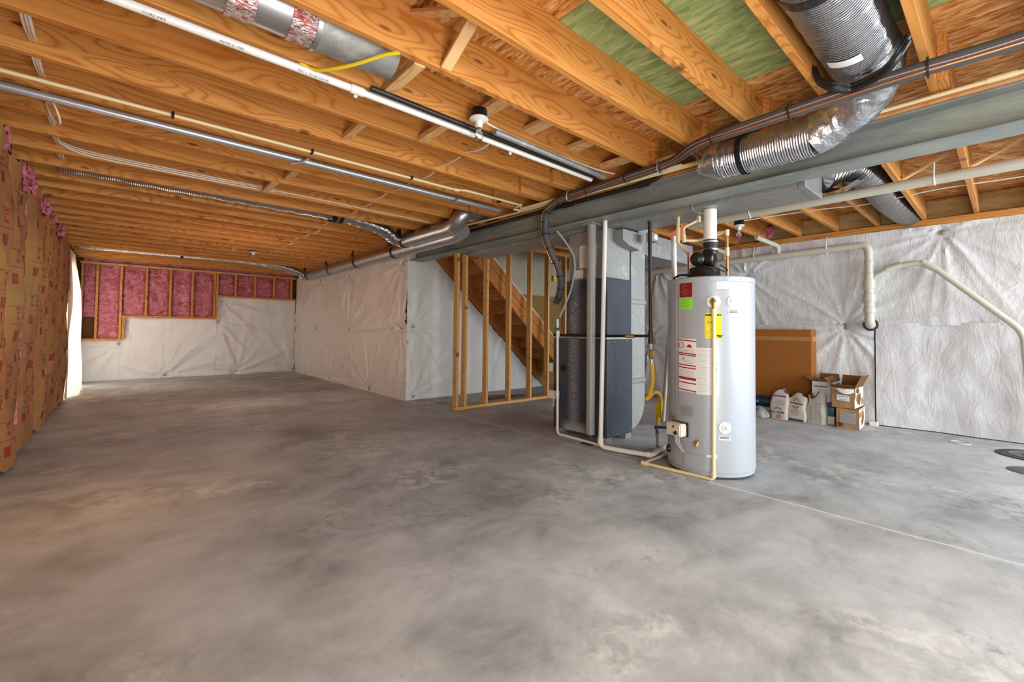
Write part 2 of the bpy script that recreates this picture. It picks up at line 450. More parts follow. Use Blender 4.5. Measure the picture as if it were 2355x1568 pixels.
def clear(name, c=(1, 1, 1, 1), a=.25, rough=.05):
    t = NT(name); t.fin(c, rough, 0, .5); t.p.inputs['Transmission Weight'].default_value = 1-a; t.p.inputs['IOR'].default_value = 1.3
    return t.m
M['bulb'] = clear('clear_bulb_glass', (1, 1, 1, 1), .05)
M['film'] = clear('crumpled_clear_film', (.9, .9, .9, 1), .35, .2)
def curtain():
    t = NT('white_house_wrap'); t.fin(srgb(246, 226, 206), .7, 0, .3)
    tr = t.new('ShaderNodeBsdfTranslucent'); tr.inputs[0].default_value = srgb(252, 230, 205)
    mx = t.new('ShaderNodeMixShader'); mx.inputs[0].default_value = .5
    t.t.links.new(t.p.outputs[0], mx.inputs[1]); t.t.links.new(tr.outputs[0], mx.inputs[2])
    t.t.links.new(mx.outputs[0], t.n['Material Output'].inputs[0]); return t.m
M['curtain'] = curtain()
t_ = NT('bright_daylight_glass'); t_.fin(srgb(240, 246, 255), .1); t_.p.inputs['Emission Color'].default_value = srgb(255, 248, 238); t_.p.inputs['Emission Strength'].default_value = 3.2
M['daylight'] = t_.m

# ------------------------------------------------------------------ key planes (metres, camera over the origin)
XL, XR, YE, YS, XW = -.65, 6.75, 11.8, 6.04, 3.2     # left wall, right wall, end wall, stair-side wall, long plastic wall
ZJ, ZS = 2.374, 2.61                                  # joist underside, subfloor underside
Y0, SP = 2.6605, .4064                                # near face of joist 0, joist spacing
ORD = ['first', 'second', 'third', 'fourth', 'fifth', 'sixth', 'seventh', 'eighth', 'ninth', 'tenth', 'eleventh', 'twelfth', 'thirteenth', 'fourteenth', 'fifteenth', 'sixteenth', 'seventeenth', 'eighteenth', 'nineteenth', 'twentieth', 'twenty-first', 'twenty-second', 'twenty-third', 'twenty-fourth', 'twenty-fifth', 'twenty-sixth', 'twenty-seventh', 'twenty-eighth', 'twenty-ninth', 'thirtieth', 'thirty-first']

# ------------------------------------------------------------------ setting
def struct(name, bm, m, **k): return tag(link(name, bm, m, origin=(0, 0, 0), **k), kind='structure')
struct('floor', box(BM(), -2.5, 6.9, -2.2, 12, -.1, 0), M['concrete'])
struct('ceiling', box(BM(), -.85, 6.95, -1.2, 12, ZS, ZS+.03), M['osb'])
bm = BM(); box(bm, -.78, -.70, -1.0, 9.15, 0, ZS); box(bm, -.78, -.70, 9.15, 11.2, 2.06, ZS); box(bm, -.78, -.70, 11.2, 12, 0, ZS)
struct('wall_left', bm, M['dark_wood'])
struct('wall_back', box(BM(), -.78, 3.3, YE+.06, YE+.16, 0, ZS), M['dark_wood'])
struct('wall_right', box(BM(), XR+.05, XR+.15, -1.2, 6.2, 0, 2.3), M['wall'])
struct('wall_center', box(BM(), XW+.04, XW+.14, YS+.04, YE+.06, 0, 2.32), M['wall'])
bm = BM(); box(bm, XW+.14, XR+.1, YS+.04, YS+.14, 0, 1.76, 0); box(bm, XW+.14, XR+.1, YS+.04, YS+.14, 1.76, ZS, 1)
struct('wall_stair', bm, None, mats=[M['drywall_tan'], M['drywall']])

struct('shade_wall_near', box(BM(), -.78, 1.3, -1.32, -1.22, 0, ZS), M['drywall_tan'])  # unseen wall added behind the camera to shade the left floor
# green subfloor panel seen between the joists
tag(link('subfloor_panel', box(BM(), 1.565, 2.785, -1.1, 1.447, ZS-.006, ZS-.0005), M['osb_green'], origin=(2, 0, ZS)), 'green faced strand board panel above the nearest joists beside the foil duct', 'panel')

# ------------------------------------------------------------------ joists
joists = {}
for i, k in enumerate(range(-7, 23)):
    y = Y0+SP*k+.019
    nm = board('floor_joist', (-.69, y, (ZJ+ZS)/2), (3.5 if y < YS else 3.3, y, (ZJ+ZS)/2), .038, ZS-ZJ-.001, M['joist'])
    joists[k] = nm
    if i == 0: lab = 'pine joist left of the steel beam, nearest one at the right edge'
    else: lab = 'pine ceiling joist left of the steel beam, %s back from the right edge' % ORD[i-1]
    tag(nm, lab, 'joist', 'ceiling joists left of the steel beam')
for i, k in enumerate(range(-7, 6)):
    y = Y0+SP*k-.0195
    x0 = 2.78 if k >= 0 else 3.06
    tag(board('floor_joist', (x0, y, (ZJ+ZS)/2), (XR+.05, y, (ZJ+ZS)/2), .038, ZS-ZJ-.001, M['joist']),
        'pine ceiling joist lapped over the steel beam toward the right wall, %s from the right' % ORD[i], 'joist', 'ceiling joists right of the steel beam')
# header and opening framing round the stair
tag(board('stair_header', (3.5, 5.02, (ZJ+ZS)/2), (XR+.05, 5.02, (ZJ+ZS)/2), .076, ZS-ZJ-.001, M['joist']), 'doubled wooden header along the near edge of the stair opening', 'header')
# sill plate and rim on right wall
tag(board('sill_plate', (XR+.05, -1.1, 2.337), (XR+.05, 6.1, 2.337), .14, .07, M['joist']), 'wooden sill plate on top of the right foundation wall', 'sill')
bm = BM(); box(bm, XR+.075, XR+.1, -1.1, 6.1, ZJ, ZS-.001)
tag(link('rim_board', bm, M['rim_board']), 'beige rim board closing the joist ends above right wall', 'board')
tag(board('rim_board', (-.72, -1., 2.49), (-.72, 11.9, 2.49), .038, .23, M['joist']), 'wooden rim board across joist ends above the kraft faced insulation', 'board')
for i in range(8):   # foam beads around each bay on the right wall
    k = -7+i; ya = Y0+SP*k+.002; yb = ya+SP-.04
    rnd = random.Random(i)
    t = thing('foam_bead', 'orange spray foam around the rim board bay, %s bay from the right' % ORD[i], 'foam', (XR+.07, ya, ZJ), 'orange spray foam seams in the right rim bays')
    for j, (p, q) in enumerate((((XR+.068, ya, ZJ+.006), (XR+.068, yb, ZJ+.006)), ((XR+.068, ya+.002, ZJ), (XR+.068, ya+.002, ZS-.01)), ((XR+.068, ya, ZS-.012), (XR+.068, yb, ZS-.012)))):
        n = 16; bm = BM()
        tube(bm, [V(p).lerp(V(q), a/n)+V((rnd.uniform(-.004, .004), 0 if j == 1 else 0, rnd.uniform(-.004, .004))) for a in range(n+1)], [rnd.uniform(.006, .017) for a in range(n+1)], 8)
        link(['bottom_seam', 'side_seam', 'top_seam'][j], bm, M['foam'], t, True)

# ------------------------------------------------------------------ steel beam, plate, column
t = thing('steel_beam', 'long green-grey primed steel beam carrying the joists', 'beam', (3.346, 2.5, 2.119))
link('bottom_flange', bbox(3.243, 3.449, -1.1, 6.02, 2.119, 2.131, .002), M['beam'], t)
link('web', box(BM(), 3.338, 3.352, -1.1, 6.02, 2.1312, 2.3108), M['beam'], t)
link('top_flange', bbox(3.243, 3.449, -1.1, 6.02, 2.311, 2.323, .002), M['beam'], t)
tag(board('beam_plate', (3.346, -1.1, 2.348), (3.346, 6.02, 2.348), .18, .048, M['pale_wood']), 'pale wooden plate lying along the top of the steel beam', 'plank')
t = thing('support_column', 'round grey steel column under the beam in front of furnace', 'column', (3.38, 2.67, 0))
link('shaft', cyl(BM(), (3.38, 2.67, .09), (3.38, 2.67, 2.108), .042, seg=32), M['column'], t, True)
link('base_plate', bbox(3.31, 3.45, 2.6, 2.74, 0, .008), M['iron'], t)
link('jack_screw', cyl(BM(), (3.38, 2.67, .008), (3.38, 2.67, .09), .016), M['iron'], t, True)
link('top_plate', bbox(3.30, 3.46, 2.6, 2.74, 2.108, 2.1185), M['column'], t)

# ------------------------------------------------------------------ plastic sheets
def crease(du, dv, seed, n=13, reach=.7, A=.05):
    r = math.hypot(du, dv); th = math.atan2(dv, du)
    s = abs(sin(n*th*.5+seed*1.7+1.3*noise.noise(V((th*1.2, seed, r*.8)))))
    s2 = abs(sin(n*1.9*th*.5+seed*3.1))
    return A*((1-s)**1.8+.5*(1-s2)**2.5)*(.35+.65*abs(noise.noise(V((th*1.7, seed+5, 0)))*2))*exp(-r/reach)*min(1, r/.05)-.022*exp(-(r/.09)**2)

def sheet(name, label, org, ud, vd, nd, U, Vv, pins, mat, res=.035, amp=.02, topf=None, botf=None, discs=True, seed=0, lines=()):
    """a hung plastic sheet: u along ud, v up, bulging along nd; pins gather radial creases"""
    org, ud, vd, nd = V(org), V(ud), V(vd), V(nd)
    t = thing(name, label, 'plastic sheet', org+ud*U/2)
    bm = BM()
    def f(a, b):
        u = a*U; v0 = botf(u) if botf else 0; v1 = topf(u) if topf else Vv
        v = v0+(v1-v0)*b
        h = amp*(.9*noise.noise(V((u*1.1+seed, v*1.1, seed*3.3)))+.55*noise.noise(V((u*2.7, v*1.9+seed, 7)))+.25*noise.noise(V((u*7, v*5, seed))))
        for pi_, (pu, pv) in enumerate(pins):
            if abs(u-pu)+abs(v-pv) < 2.4: h += crease(u-pu, v-pv, seed+pi_*2.3)
        for lv in lines: h -= .014*exp(-((v-lv)/.03)**2)
        h += .003*sin(v*60+4*noise.noise(V((u*3, v, 1))))*0
        return org+ud*u+vd*v+nd*(h+.012)
    grid(bm, max(2, int(U/res)), max(2, int(Vv/res)), f)
    link('sheet_film', bm, mat, t, True, edge=80)
    if discs:
        for pu, pv in pins:
            c = org+ud*pu+vd*pv+nd*(-.006)
            bm = lathe(BM(), [(0, .008), (.008, .007), (.012, .003), (.026, .001), (.03, -.004)], c+nd*.014, nd, 16)
            link('fixing_disc', bm, M['galv_dull'], t, True)
    return t
# long wall in the middle (faces left)
sheet('vapor_barrier', 'white plastic sheet on the long wall under the round metal ducts', (XW+.02, YS-.02, 0), (0, 1, 0), (0, 0, 1), (-1, 0, 0), YE-YS, 2.31,
      [(4., 2.13), (2.36, 2.08), (.16, 2.1), (4.2, 1.07), (2.3, 1.06), (.2, 1.1), (3.3, .05), (1.35, .05), (5.6, 1.1)], M['sheet'], .03, .02, lines=(1.07,))
# stair side wall (faces the camera), its top follows the stair
sl = -.893
stairbot = lambda X: 2.19+sl*(X-3.685)
sheet('vapor_barrier', 'white plastic sheet under the sloping stair behind the bare studs', (XW+.01, YS+.02, 0), (1, 0, 0), (0, 0, 1), (0, -1, 0), 2.93, 2.25,
      [(.12, 1.12), (.14, .05), (1.98, 1.28)], M['sheet_dull'], .03, .014, topf=lambda u: max(.03, min(2.25, stairbot(XW+u)-.005)), seed=4, lines=(1.07,))
# stepped end wall: three heights
for i, (xa, xb, zt, pp, ds) in enumerate((
        (-.66, -.04, .79, [(.6, .72)], 'low white plastic panel on the far end wall, nearest the curtain'),
        (-.04, 1.56, 1.25, [(.05, 1.2), (.72, .06)], 'middle stepped white plastic panel on the far end wall'),
        (1.56, 3.2, 1.75, [(.03, 1.2), (.05, 1.68), (.42, .07), (1.6, .05)], 'tallest white plastic panel on the far end wall, at the corner'))):
    sheet('vapor_barrier', ds, (xa, YE+.02, 0), (1, 0, 0), (0, 0, 1), (0, -1, 0), xb-xa, zt, pp, M['sheet'], .035, .016, seed=10+i*3)
# right wall
sheet('vapor_barrier', 'shiny white plastic sheet across the upper right foundation wall', (XR, -1.1, 1.18), (0, 1, 0), (0, 0, 1), (-1, 0, 0), 7.1, 1.12,
      [(1.56, 1.03), (2.44, .01), (5.0, .95), (3.6, .7)], M['sheet_shiny'], .022, .025, seed=21)
sheet('vapor_barrier', 'shiny white plastic sheet hanging on the lower right wall beside the boxes', (XR-.02, -1.1, 0.01), (0, 1, 0), (0, 0, 1), (-1, 0, 0), 2.15, 1.2,
      [(.0, 1.1)], M['sheet_shiny'], .022, .045, seed=25)
sheet('vapor_barrier', 'gathered white plastic sheet behind the big cardboard box on right wall', (XR-.01, 1.064, .01), (0, 1, 0), (0, 0, 1), (-1, 0, 0), 4.9, 1.18,
      [(.27, 1.15), (3.0, .9)], M['sheet_shiny'], .025, .026, seed=29)

# ------------------------------------------------------------------ stepped stud framing and pink batts on end wall
t = thing('stud_framing', 'wooden stud framing with stepped sole plates holding the pink insulation', 'framing', (1.3, YE, .8))
for x0, x1, z in ((-.66, -.04, .81), (-.04, 1.56, 1.27), (1.56, 3.18, 1.77)):
    board('sole_plate', (x0, YE-.03, z), (x1, YE-.03, z), .10, .038, M['joist'], t)
board('top_plate', (-.66, YE-.03, 2.30), (3.18, YE-.03, 2.30), .10, .038, M['stud'], t)
stx = [(-.62, .83), (-.41, .83), (-.06, .83), (.33, 1.29), (.72, 1.29), (1.10, 1.29), (1.50, 1.29), (1.545, 1.29), (1.9, 1.79), (2.29, 1.79), (2.69, 1.79), (3.08, 1.79)]
for x, z in stx:
    board('stud', (x, YE-.03, z), (x, YE-.03, 2.28), .038, .10, M['joist'], t, up=(0, 1, 0))
board('stud', (-.01, YE-.03, .83), (-.01, YE-.03, 1.25), .038, .10, M['joist'], t, up=(0, 1, 0))
pb = [(-.60, -.43, 1.25), (-.39, -.08, .83), (-.04, .31, 1.29), (.35, .70, 1.29), (.74, 1.08, 1.29), (1.12, 1.48, 1.29), (1.565, 1.88, 1.79), (1.92, 2.27, 1.79), (2.31, 2.67, 1.79), (2.71, 3.06, 1.79)]
for i, (a, b, z) in enumerate(pb):
    bm = BM()
    def f(u, v, a=a, b=b, z=z, i=i):
        e = min(u, 1-u, v, 1-v); h = .035*min(1, e*9)+.03*noise.noise(V((u*3+i*5, v*5, 1)))+.018*noise.noise(V((u*9, v*13+i, 3)))
        return (a+(b-a)*u, YE+.0-h, z+(2.28-z)*v)
    grid(bm, 16, 30, f)
    tag(link('insulation_batt', bm, M['pink'], smooth=True), 'pink fibreglass batt between end wall studs, %s from the left' % ORD[i], 'insulation', 'pink insulation batts on the far end wall')
bm = BM()
grid(bm, 60, 6, lambda u, v: (-.62+3.75*u, YE-.01-.05*noise.noise(V((u*14, v*2, 5)))-.02*sin(v*pi), 2.325+.2*v+.02*noise.noise(V((u*20, v, 9)))))
tag(link('insulation_strip', bm, M['pink'], smooth=True), 'pink fibreglass strip tucked above the end wall top plate', 'insulation')
for i, (yy, zz) in enumerate(((2.25, .2), (2.66, .17), (3.4, .16))):
    bm = lathe(BM(), [(0, -.09), (.08, -.07), (.13, 0), (.09, .08), (0, .1)], (6.72, yy, ZJ+.1), (0, 0, 1), 18)
    for v in bm.verts:
        v.co.x = 6.70+(v.co.x-6.72)*.35; v.co.y = yy+(v.co.y-yy)*1.25; v.co += V((0, 1, 1))*.03*noise.noise(v.co*9)
    tag(link('insulation_tuft', bm, M['pink'], smooth=True), 'pink fibreglass wad stuffed in the right rim bay, %s beyond the foam seams' % ORD[i], 'insulation', 'pink insulation wads above the right wall')

# ------------------------------------------------------------------ kraft faced batts on the left wall
for i in range(25):
    ya = -.98+.4064*i
    if ya > 8.9: break
    rnd = random.Random(40+i); b0 = rnd.uniform(.07, .11); W = .375
    def f(u, v, ya=ya, i=i, b0=b0, off=0.):
        z = .03+2.25*v+(.05*noise.noise(V((u*6+i*3, 1, 4))) if v < .01 or v > .99 else 0)
        bul = max(0, sin(pi*min(1, max(0, u))))**.38
        h = b0*bul*(.85+.5*noise.noise(V((i*3.1, v*3., 0))))+.03*noise.noise(V((u*2.2+i*9, v*5, 2)))*bul+.013*noise.noise(V((u*6, v*15, i)))*bul
        sway = .03*noise.noise(V((v*2.4, i*4.7, 8)))+.014*noise.noise(V((v*7, i*2.7, 3)))*(1 if u > .5 else -1)*abs(u-.5)*2
        return V((-.694+max(h, .002)+off, ya+W*u+sway, z))
    t = thing('kraft_batt', 'brown kraft faced insulation batt on left wall, %s from the far curtain' % ORD[min(30, 24-i)], 'insulation', (-.69, ya+W/2, 0), 'kraft faced insulation batts on the left wall')
    fb = BM(); grid(fb, 20, 100, f)
    if ya < 3.:
        link('kraft_facing', fb, M['kraft'], t, True); continue
    bm = BM()      # stapling flange standing proud along one edge
    grid(bm, 2, 70, lambda u, v: f(.97, .01+.98*v)+V((.010+.008*noise.noise(V((v*4, i, 2)))+.006*u, .022*u-.008+.008*noise.noise(V((v*4, i, 9))), 0)))
    link('stapling_flange', bm, M['kraft_edge'], t, True)
    if i % 2 == 0:
        bm = BM(); grid(bm, 4, 60, lambda u, v: V((-.675+.028*sin(pi*u)+.02*noise.noise(V((u*4, v*22, i))), ya-.03+.035*u+.05*noise.noise(V((v*3.2, i*4.7, 8))), .25+1.95*v)))
        link('fibreglass_edge', bm, M['pink'], t, True)
    bm = fb; nf = len(fb.faces); pr = rnd.random()*.3
    P = lambda a, z: f(a, min(.99, max(.01, (z-.03)/2.25)), off=.0025)
    def quad(a0, a1, z0, z1):
        grid(bm, 4, 1, lambda u, v: P(a0+(a1-a0)*u, z0+(z1-z0)*v))
    z = .08+pr
    while z < 2.1:
        c = .3+.12*noise.noise(V((z*2, i, 0)))
        quad(c-.09, c+.06, z, z+.075)
        quad(c-.16, c+.30, z+.12, z+.125)
        quad(c-.16, c+.30, z+.25, z+.255)
        for q in range(5): quad(c+.22, c+.46, z+.30+.012*q, z+.304+.012*q)
        put_text(bm, 'R-13', .05, lambda u, v: P(c+.0+v/W, z+.20+u), bold=.001)
        put_text(bm, 'R-13', .05, lambda u, v: P(c+.38+v/W, z+.05+u), bold=.001)
        ring = [P(c+.38+.032*cos(a)/W, z+.19+.032*sin(a)) for a in [k*pi/8 for k in range(16)]]
        tube(bm, ring, .0022, 4, closed=True)
        z += .42
    fb.faces.ensure_lookup_table()
    for q in range(nf, len(fb.faces)): fb.faces[q].material_index = 1
    link('kraft_facing', fb, None, t, True, mats=[M['kraft'], M['kraft_ink']])
for i, (y, z, sz) in enumerate(((4.28, 2.29, .05), (4.95, 2.26, .035), (5.25, 2.25, .07), (5.75, 2.26, .035), (6.3, 2.24, .055), (6.9, 2.25, .04), (7.7, 2.22, .06))):
    bm = BM(); bmesh.ops.create_icosphere(bm, subdivisions=4, radius=1)
    for v in bm.verts:
        n_ = v.co.copy(); k_ = 1+.75*noise.noise(n_*1.7+V((i*3, 0, 0)))+.45*noise.noise(n_*4.5+V((0, i, 0)))
        v.co = V((-.61+n_.x*sz*.6*k_, y+n_.y*sz*1.7*k_, z+n_.z*sz*1.3*k_))
    tag(link('insulation_tuft', bm, M['pink'], smooth=True), 'pink fibreglass tuft poking out above kraft facing on left wall, %s toward the curtain' % ORD[i], 'insulation', 'pink tufts along the top of the left wall')

# ------------------------------------------------------------------ bright door opening and hanging wrap
t = tag(link('window_1', box(BM(), -.765, -.755, 9.2, 11.15, .02, 2.04), M['daylight'], origin=(-.76, 10.2, 0)), kind='structure')
bm = BM()
for b in ((9.15, 9.21, 0, 2.06), (11.14, 11.2, 0, 2.06), (10.15, 10.2, 0, 2.06), (9.21, 11.14, 2.0, 2.06)): box(bm, -.75, -.69, b[0], b[1], b[2], b[3])
tag(link('trim_1', bm, M['white_trim'], origin=(-.73, 10.2, 0)), kind='structure')
bm = BM()
def f(u, v):
    y = 8.93+1.75*u; z = 2.18*(1-v)+.0+.02
    lean = .03+.10*sin(pi*min(1, u*.9))*(.35+.65*v)
    x = -.66+lean+.05*sin(u*15+2*v)*(.35+.65*v)+.03*noise.noise(V((u*5, v*3, 4)))
    if v < .25 and u > .45: x -= .06*(1-v/.25); y -= .1*(1-v/.25)
    return (max(x, -.66), y, z)
grid(bm, 50, 40, f)
tag(link('house_wrap_curtain', bm, M['curtain'], smooth=True), 'backlit white house wrap hanging over the doorway in the left wall', 'curtain')

# ------------------------------------------------------------------ stair, stud wall
t = thing('stair', 'rough wooden staircase seen from beneath behind the bare studs', 'stairs', (4.9, 5.55, 0))
dirv = V((1, 0, sl)).normalized()
def stringer(name, y, th, off0, depth, mat, xa=3.55, xb=6.0):
    # off0: height of lower edge over the stair underside line
    c = off0+depth/2
    return board(name, (xa, y, stairbot(xa)+c), (xb, y, stairbot(xb)+c), th, depth*abs(dirv.x), mat, t, up=(0, 0, 1))
stringer('stringer', 5.985, .035, .0, .33, M['brown_wood'], xb=6.05)
stringer('stringer', 5.125, .035, -.02, .24, M['brown_wood'], xb=5.98)
stringer('skirt_board', 5.10, .016, .20, .15, M['brown_wood'], xb=5.85)
stringer('trim_strip', 5.098, .03, .352, .022, M['white_trim'], xb=5.8)
for i in range(1, 13):
    z = .2*i; xn = 3.685+(2.55-z)/.893
    if xn > 6.25: continue
    board('tread', (xn-.06, 5.14, z-.02), (xn-.06, 5.965, z-.02), .27, .028, M['brown_wood'], t)
    board('riser', (xn-.18, 5.14, z+.085), (xn-.18, 5.965, z+.085), .018, .17, M['brown_wood'], t)
t = thing('stud_wall', 'open wall of bare pine studs on a sole plate beside furnace', 'stud wall', (4.6, 4.94, 0))
board('sole_plate', (3.33, 4.94, .019), (6.0, 4.94, .019), .089, .038, M['stud'], t)
board('top_plate', (3.52, 4.94, 2.335), (6.0, 4.94, 2.335), .089, .038, M['joist'], t)
for x in (3.365, 3.50, 3.87, 4.30, 4.73, 5.12, 5.53, 5.93):
    board('stud', (x, 4.94, .038), (x, 4.94, 2.316 if x > 3.55 else 2.118), .038, .089, M['stud'], t, up=(0, 1, 0))
t = thing('outlet_box', 'yellow electrical box with a cable on stud wall behind furnace', 'outlet box', (5.33, 5.0, 1.92))
link('box_body', bbox(5.30, 5.36, 4.96, 5.02, 1.90, 1.99), M['yellow_cable'], t)
link('cable', tube(BM(), smoothpath([(5.31, 4.97, 2.3), (5.29, 4.96, 2.15), (5.31, 4.96, 1.99), (5.33, 4.97, 1.93), (5.30, 4.96, 1.8)]), .006, 6), M['white_cable'], t, True)

# ------------------------------------------------------------------ ducts
# rectangular trunk behind the beam
t = thing('trunk_duct', 'rectangular galvanised trunk duct running behind the steel beam', 'duct', (3.68, 2.9, 2.07))
link('trunk', bbox(3.47, 3.86, .95, 4.88, 2.09, 2.365, .004), M['galv_dull'], t)
link('end_cap', bbox(3.462, 3.868, .90, .95, 2.082, 2.37, .004), M['galv'], t)
for yy in (1.7, 3.9): link('seam_collar', bbox(3.463, 3.867, yy, yy+.025, 2.083, 2.37, .003), M['galv'], t)
# foil sleeve and flex duct leaving it
t = thing('flex_duct', 'dark ribbed flexible duct slung between joists toward right wall', 'duct', (5.2, .8, 2.4))
bm = BM(); tube(bm, smoothpath([(3.87, .93, 2.25), (4.3, .85, 2.425), (4.9, .8, 2.455), (5.8, .79, 2.44), (6.6, .75, 2.44), (6.8, .74, 2.455)], 40), [.112+.007*abs(sin(i*.42))+.004*noise.noise(V((i*.13, 2, 0))) for i in range(201)], 24)
link('duct_body', bm, M['foil_dark'], t, True)
bm = BM(); grid(bm, 14, 6, lambda u, v: (3.87+.65*u, .70+.32*v, 2.17+.18*u-.05*sin(pi*v)+.01*noise.noise(V((u*6, v*6, 0)))))
link('wrap_jacket', bm, M['foil_dark'], t, True)
# round ducts left of the beam
t = thing('round_duct', 'long round metal duct hung along the top of white plastic wall', 'duct', (3.0, 7.5, 2.13))
link('pipe_run', cyl(BM(), (3.04, 4.62, 2.235), (3.04, 10.45, 2.235), .09, seg=28), M['galv'], t, True)
link('end_cap', cyl(BM(), (3.04, 10.45, 2.235), (3.04, 10.48, 2.235), .094, seg=28), M['galv'], t, True)
for yy in (5.95, 7.6, 9.2): link('joint_ring', cyl(BM(), (3.04, yy, 2.235), (3.04, yy+.03, 2.235), .0925, seg=28), M['galv'], t, True)
bm = BM(); tube(bm, smoothpath([(3.04, 4.64, 2.235), (3.04, 4.45, 2.24), (3.0, 4.3, 2.26)], 6), .092, 28)
link('elbow', bm, M['galv'], t, True)
t = thing('round_duct', 'short round metal duct with elbow up into the joists beside steel beam', 'duct', (2.84, 4.9, 2.16))
link('pipe_run', cyl(BM(), (2.84, 4.5, 2.275), (2.84, 5.5, 2.275), .088, seg=28), M['galv'], t, True)
bm = BM(); tube(bm, smoothpath([(2.84, 4.52, 2.275), (2.84, 4.34, 2.272), (2.83, 4.18, 2.30), (2.85, 4.1, 2.38), (2.95, 4.10, 2.45), (3.1, 4.10, 2.468)], 6), .09, 28)
link('elbow', bm, M['galv'], t, True)
for yy in (4.5, 4.36, 4.25): link('crimp_ring', cyl(BM(), (2.84, yy, 2.275), (2.84, yy+.012, 2.275), .0925, seg=28), M['galv'], t, True)
link('branch', cyl(BM(), (3.1, 4.10, 2.468), (3.9, 4.10, 2.468), .085, seg=24), M['galv'], t, True)
# hangers
for i, (y, x, z, r) in enumerate(((10.2, 3.04, 2.235, .098), (8.85, 3.04, 2.235, .098), (7.53, 3.04, 2.235, .098), (6.1, 3.04, 2.235, .098), (5.42, 2.84, 2.275, .095))):
    t = thing('duct_hanger', ('black strap hanger round the long metal duct, %s from the far end' % ORD[i]) if i < 4 else 'black strap hanger round the short metal duct beside the beam', 'hanger', (x, y, z), 'black duct hangers')
    bm = BM()
    def f(u, v, x=x, y=y, z=z, r=r):
        a = pi*.72+u*pi*1.05
        if u < .02: return (x-r*.95, y+.05*(v-.5), ZJ+.02)
        return (x+r*cos(a), y+.05*(v-.5), z+r*sin(a))
    grid(bm, 28, 2, f); link('strap', bm, M['black'], t, True)
    link('nail_plate', bbox(x-r-.012, x-r+.006, y-.045, y+.045, ZJ-.06, ZJ+.045, .004), M['black'], t)
# foil flex runs up in joist bays
def flexrun(name, label, pts, r, mat, squash=.8, clamp=None):
    t = thing(name, label, 'duct', pts[0])
    bm = BM(); P = smoothpath(pts, 14)
    tube(bm, P, [r*(1+.06*sin(i*1.9)+.08*noise.noise(V((i*.3, r, 0)))) for i in range(len(P))], 18)
    link('duct_body', bm, mat, t, True)
    if clamp:
        c, ax = clamp; link('clamp_band', cyl(BM(), c, V(c)+V(ax)*.04, r*1.08, seg=18), M['black'], t, True)
    return t
flexrun('foil_flex_duct', 'foil flexible duct in a joist bay ending at the short round duct', [(-.45, 5.30, 2.46), (.5, 5.30, 2.455), (1.5, 5.30, 2.45), (2.0, 5.30, 2.43), (2.45, 5.35, 2.37), (2.68, 5.46, 2.30), (2.83, 5.5, 2.28)], .082, M['foil_ribX'], clamp=((1.9, 5.30, 2.43), (1, 0, -.1)))
flexrun('foil_flex_duct', 'foil flexible duct in the far joist bay near pink insulation', [(-.6, 10.18, 2.44), (.5, 10.18, 2.43), (1.6, 10.18, 2.435), (2.4, 10.2, 2.38), (2.8, 10.3, 2.3), (3.0, 10.36, 2.26)], .08, M['foil_ribX'], clamp=((.75, 10.18, 2.43), (1, 0, 0)))
# black strap on the nearer foil run
bm = BM(); grid(bm, 10, 2, lambda u, v: (1.80+.06*v, 5.20+.2*u, 2.40-.06*sin(pi*u)))
tag(link('duct_strap', bm, M['black'], smooth=True), 'short black strap under the foil duct in joist bay', 'strap')
# big insulated foil duct at the upper right
t = thing('insulated_duct', 'large silver foil insulated duct between joists at upper right', 'duct', (2.4, .44, 2.2))
P = smoothpath([(.9, .458, 2.455), (1.5, .458, 2.455), (2.1, .457, 2.455), (2.66, .455, 2.452)], 12)
bm = BM(); tube(bm, P, [.141+.003*sin(i*2.1) for i in range(len(P))], 32); link('duct_body', bm, M['foil_ribX'], t, True)
P = smoothpath([(2.6, .443, 2.45), (2.86, .45, 2.42), (3.0, .56, 2.33), (3.03, .76, 2.25)], 10); n = len(P)
bm = BM(); tube(bm, P, [.138-.016*i/(n-1)+.008*noise.noise(V((i*.9, 0, 0))) for i in range(n)], 32)
for v in bm.verts: v.co += V((1, 1, 1))*.012*noise.noise(v.co*14)
link('elbow', bm, M['foil'], t, True)
P = smoothpath([(3.02, .74, 2.25), (3.03, .95, 2.25), (3.03, 1.2, 2.25), (3.02, 1.3, 2.252)], 10)
bm = BM(); tube(bm, P, [.122+.003*sin(i*2.3) for i in range(len(P))], 32); link('lower_run', bm, M['foil_ribY'], t, True)
bm = BM(); tube(bm, smoothpath([(3.02, 1.28, 2.252), (3.01, 1.36, 2.26), (2.99, 1.40, 2.28)], 5), [.122-.004*i for i in range(11)], 28); link('tape_collar', bm, M['foil'], t, True)
link('clamp_band', cyl(BM(), (3.03, 1.12, 2.25), (3.03, 1.15, 2.25), .128, seg=32, caps=False), M['black'], t, True)
# kraft jacket strip and label on the duct
bm = BM(); grid(bm, 2, 10, lambda u, v: (2.40+.06*u, 0.457+.147*cos(-pi*.60+v*.9), 2.455+.147*sin(-pi*.60+v*.9))); link('paper_label', bm, M['paper'], t, True)
# black cable draped under the duct
t = thing('drape_cable', 'thick black cable sleeve draped under the silver foil duct', 'cable', (2.6, .4, 2.2))
for j, dz in enumerate((0, .02)):
    bm = tube(BM(), smoothpath([(2.54, .622, 2.40), (2.54, .598, 2.33-dz*.5), (2.535, .541, 2.285-dz), (2.585, .478, 2.27-dz), (2.545, .36, 2.275-dz), (2.51, .305, 2.31-dz), (2.51, .268, 2.37-dz)], 8), .014, 10); link('sleeve', bm, M['black'], t, True)
bm = BM(); grid(bm, 16, 2, lambda u, v: (1.87+.05*v, .457+.147*cos(-.1-u*2.9), 2.455+.147*sin(-.1-u*2.9)))
tag(link('duct_strap', bm, M['black'], smooth=True), 'black strap under the foil duct near the top edge', 'strap')
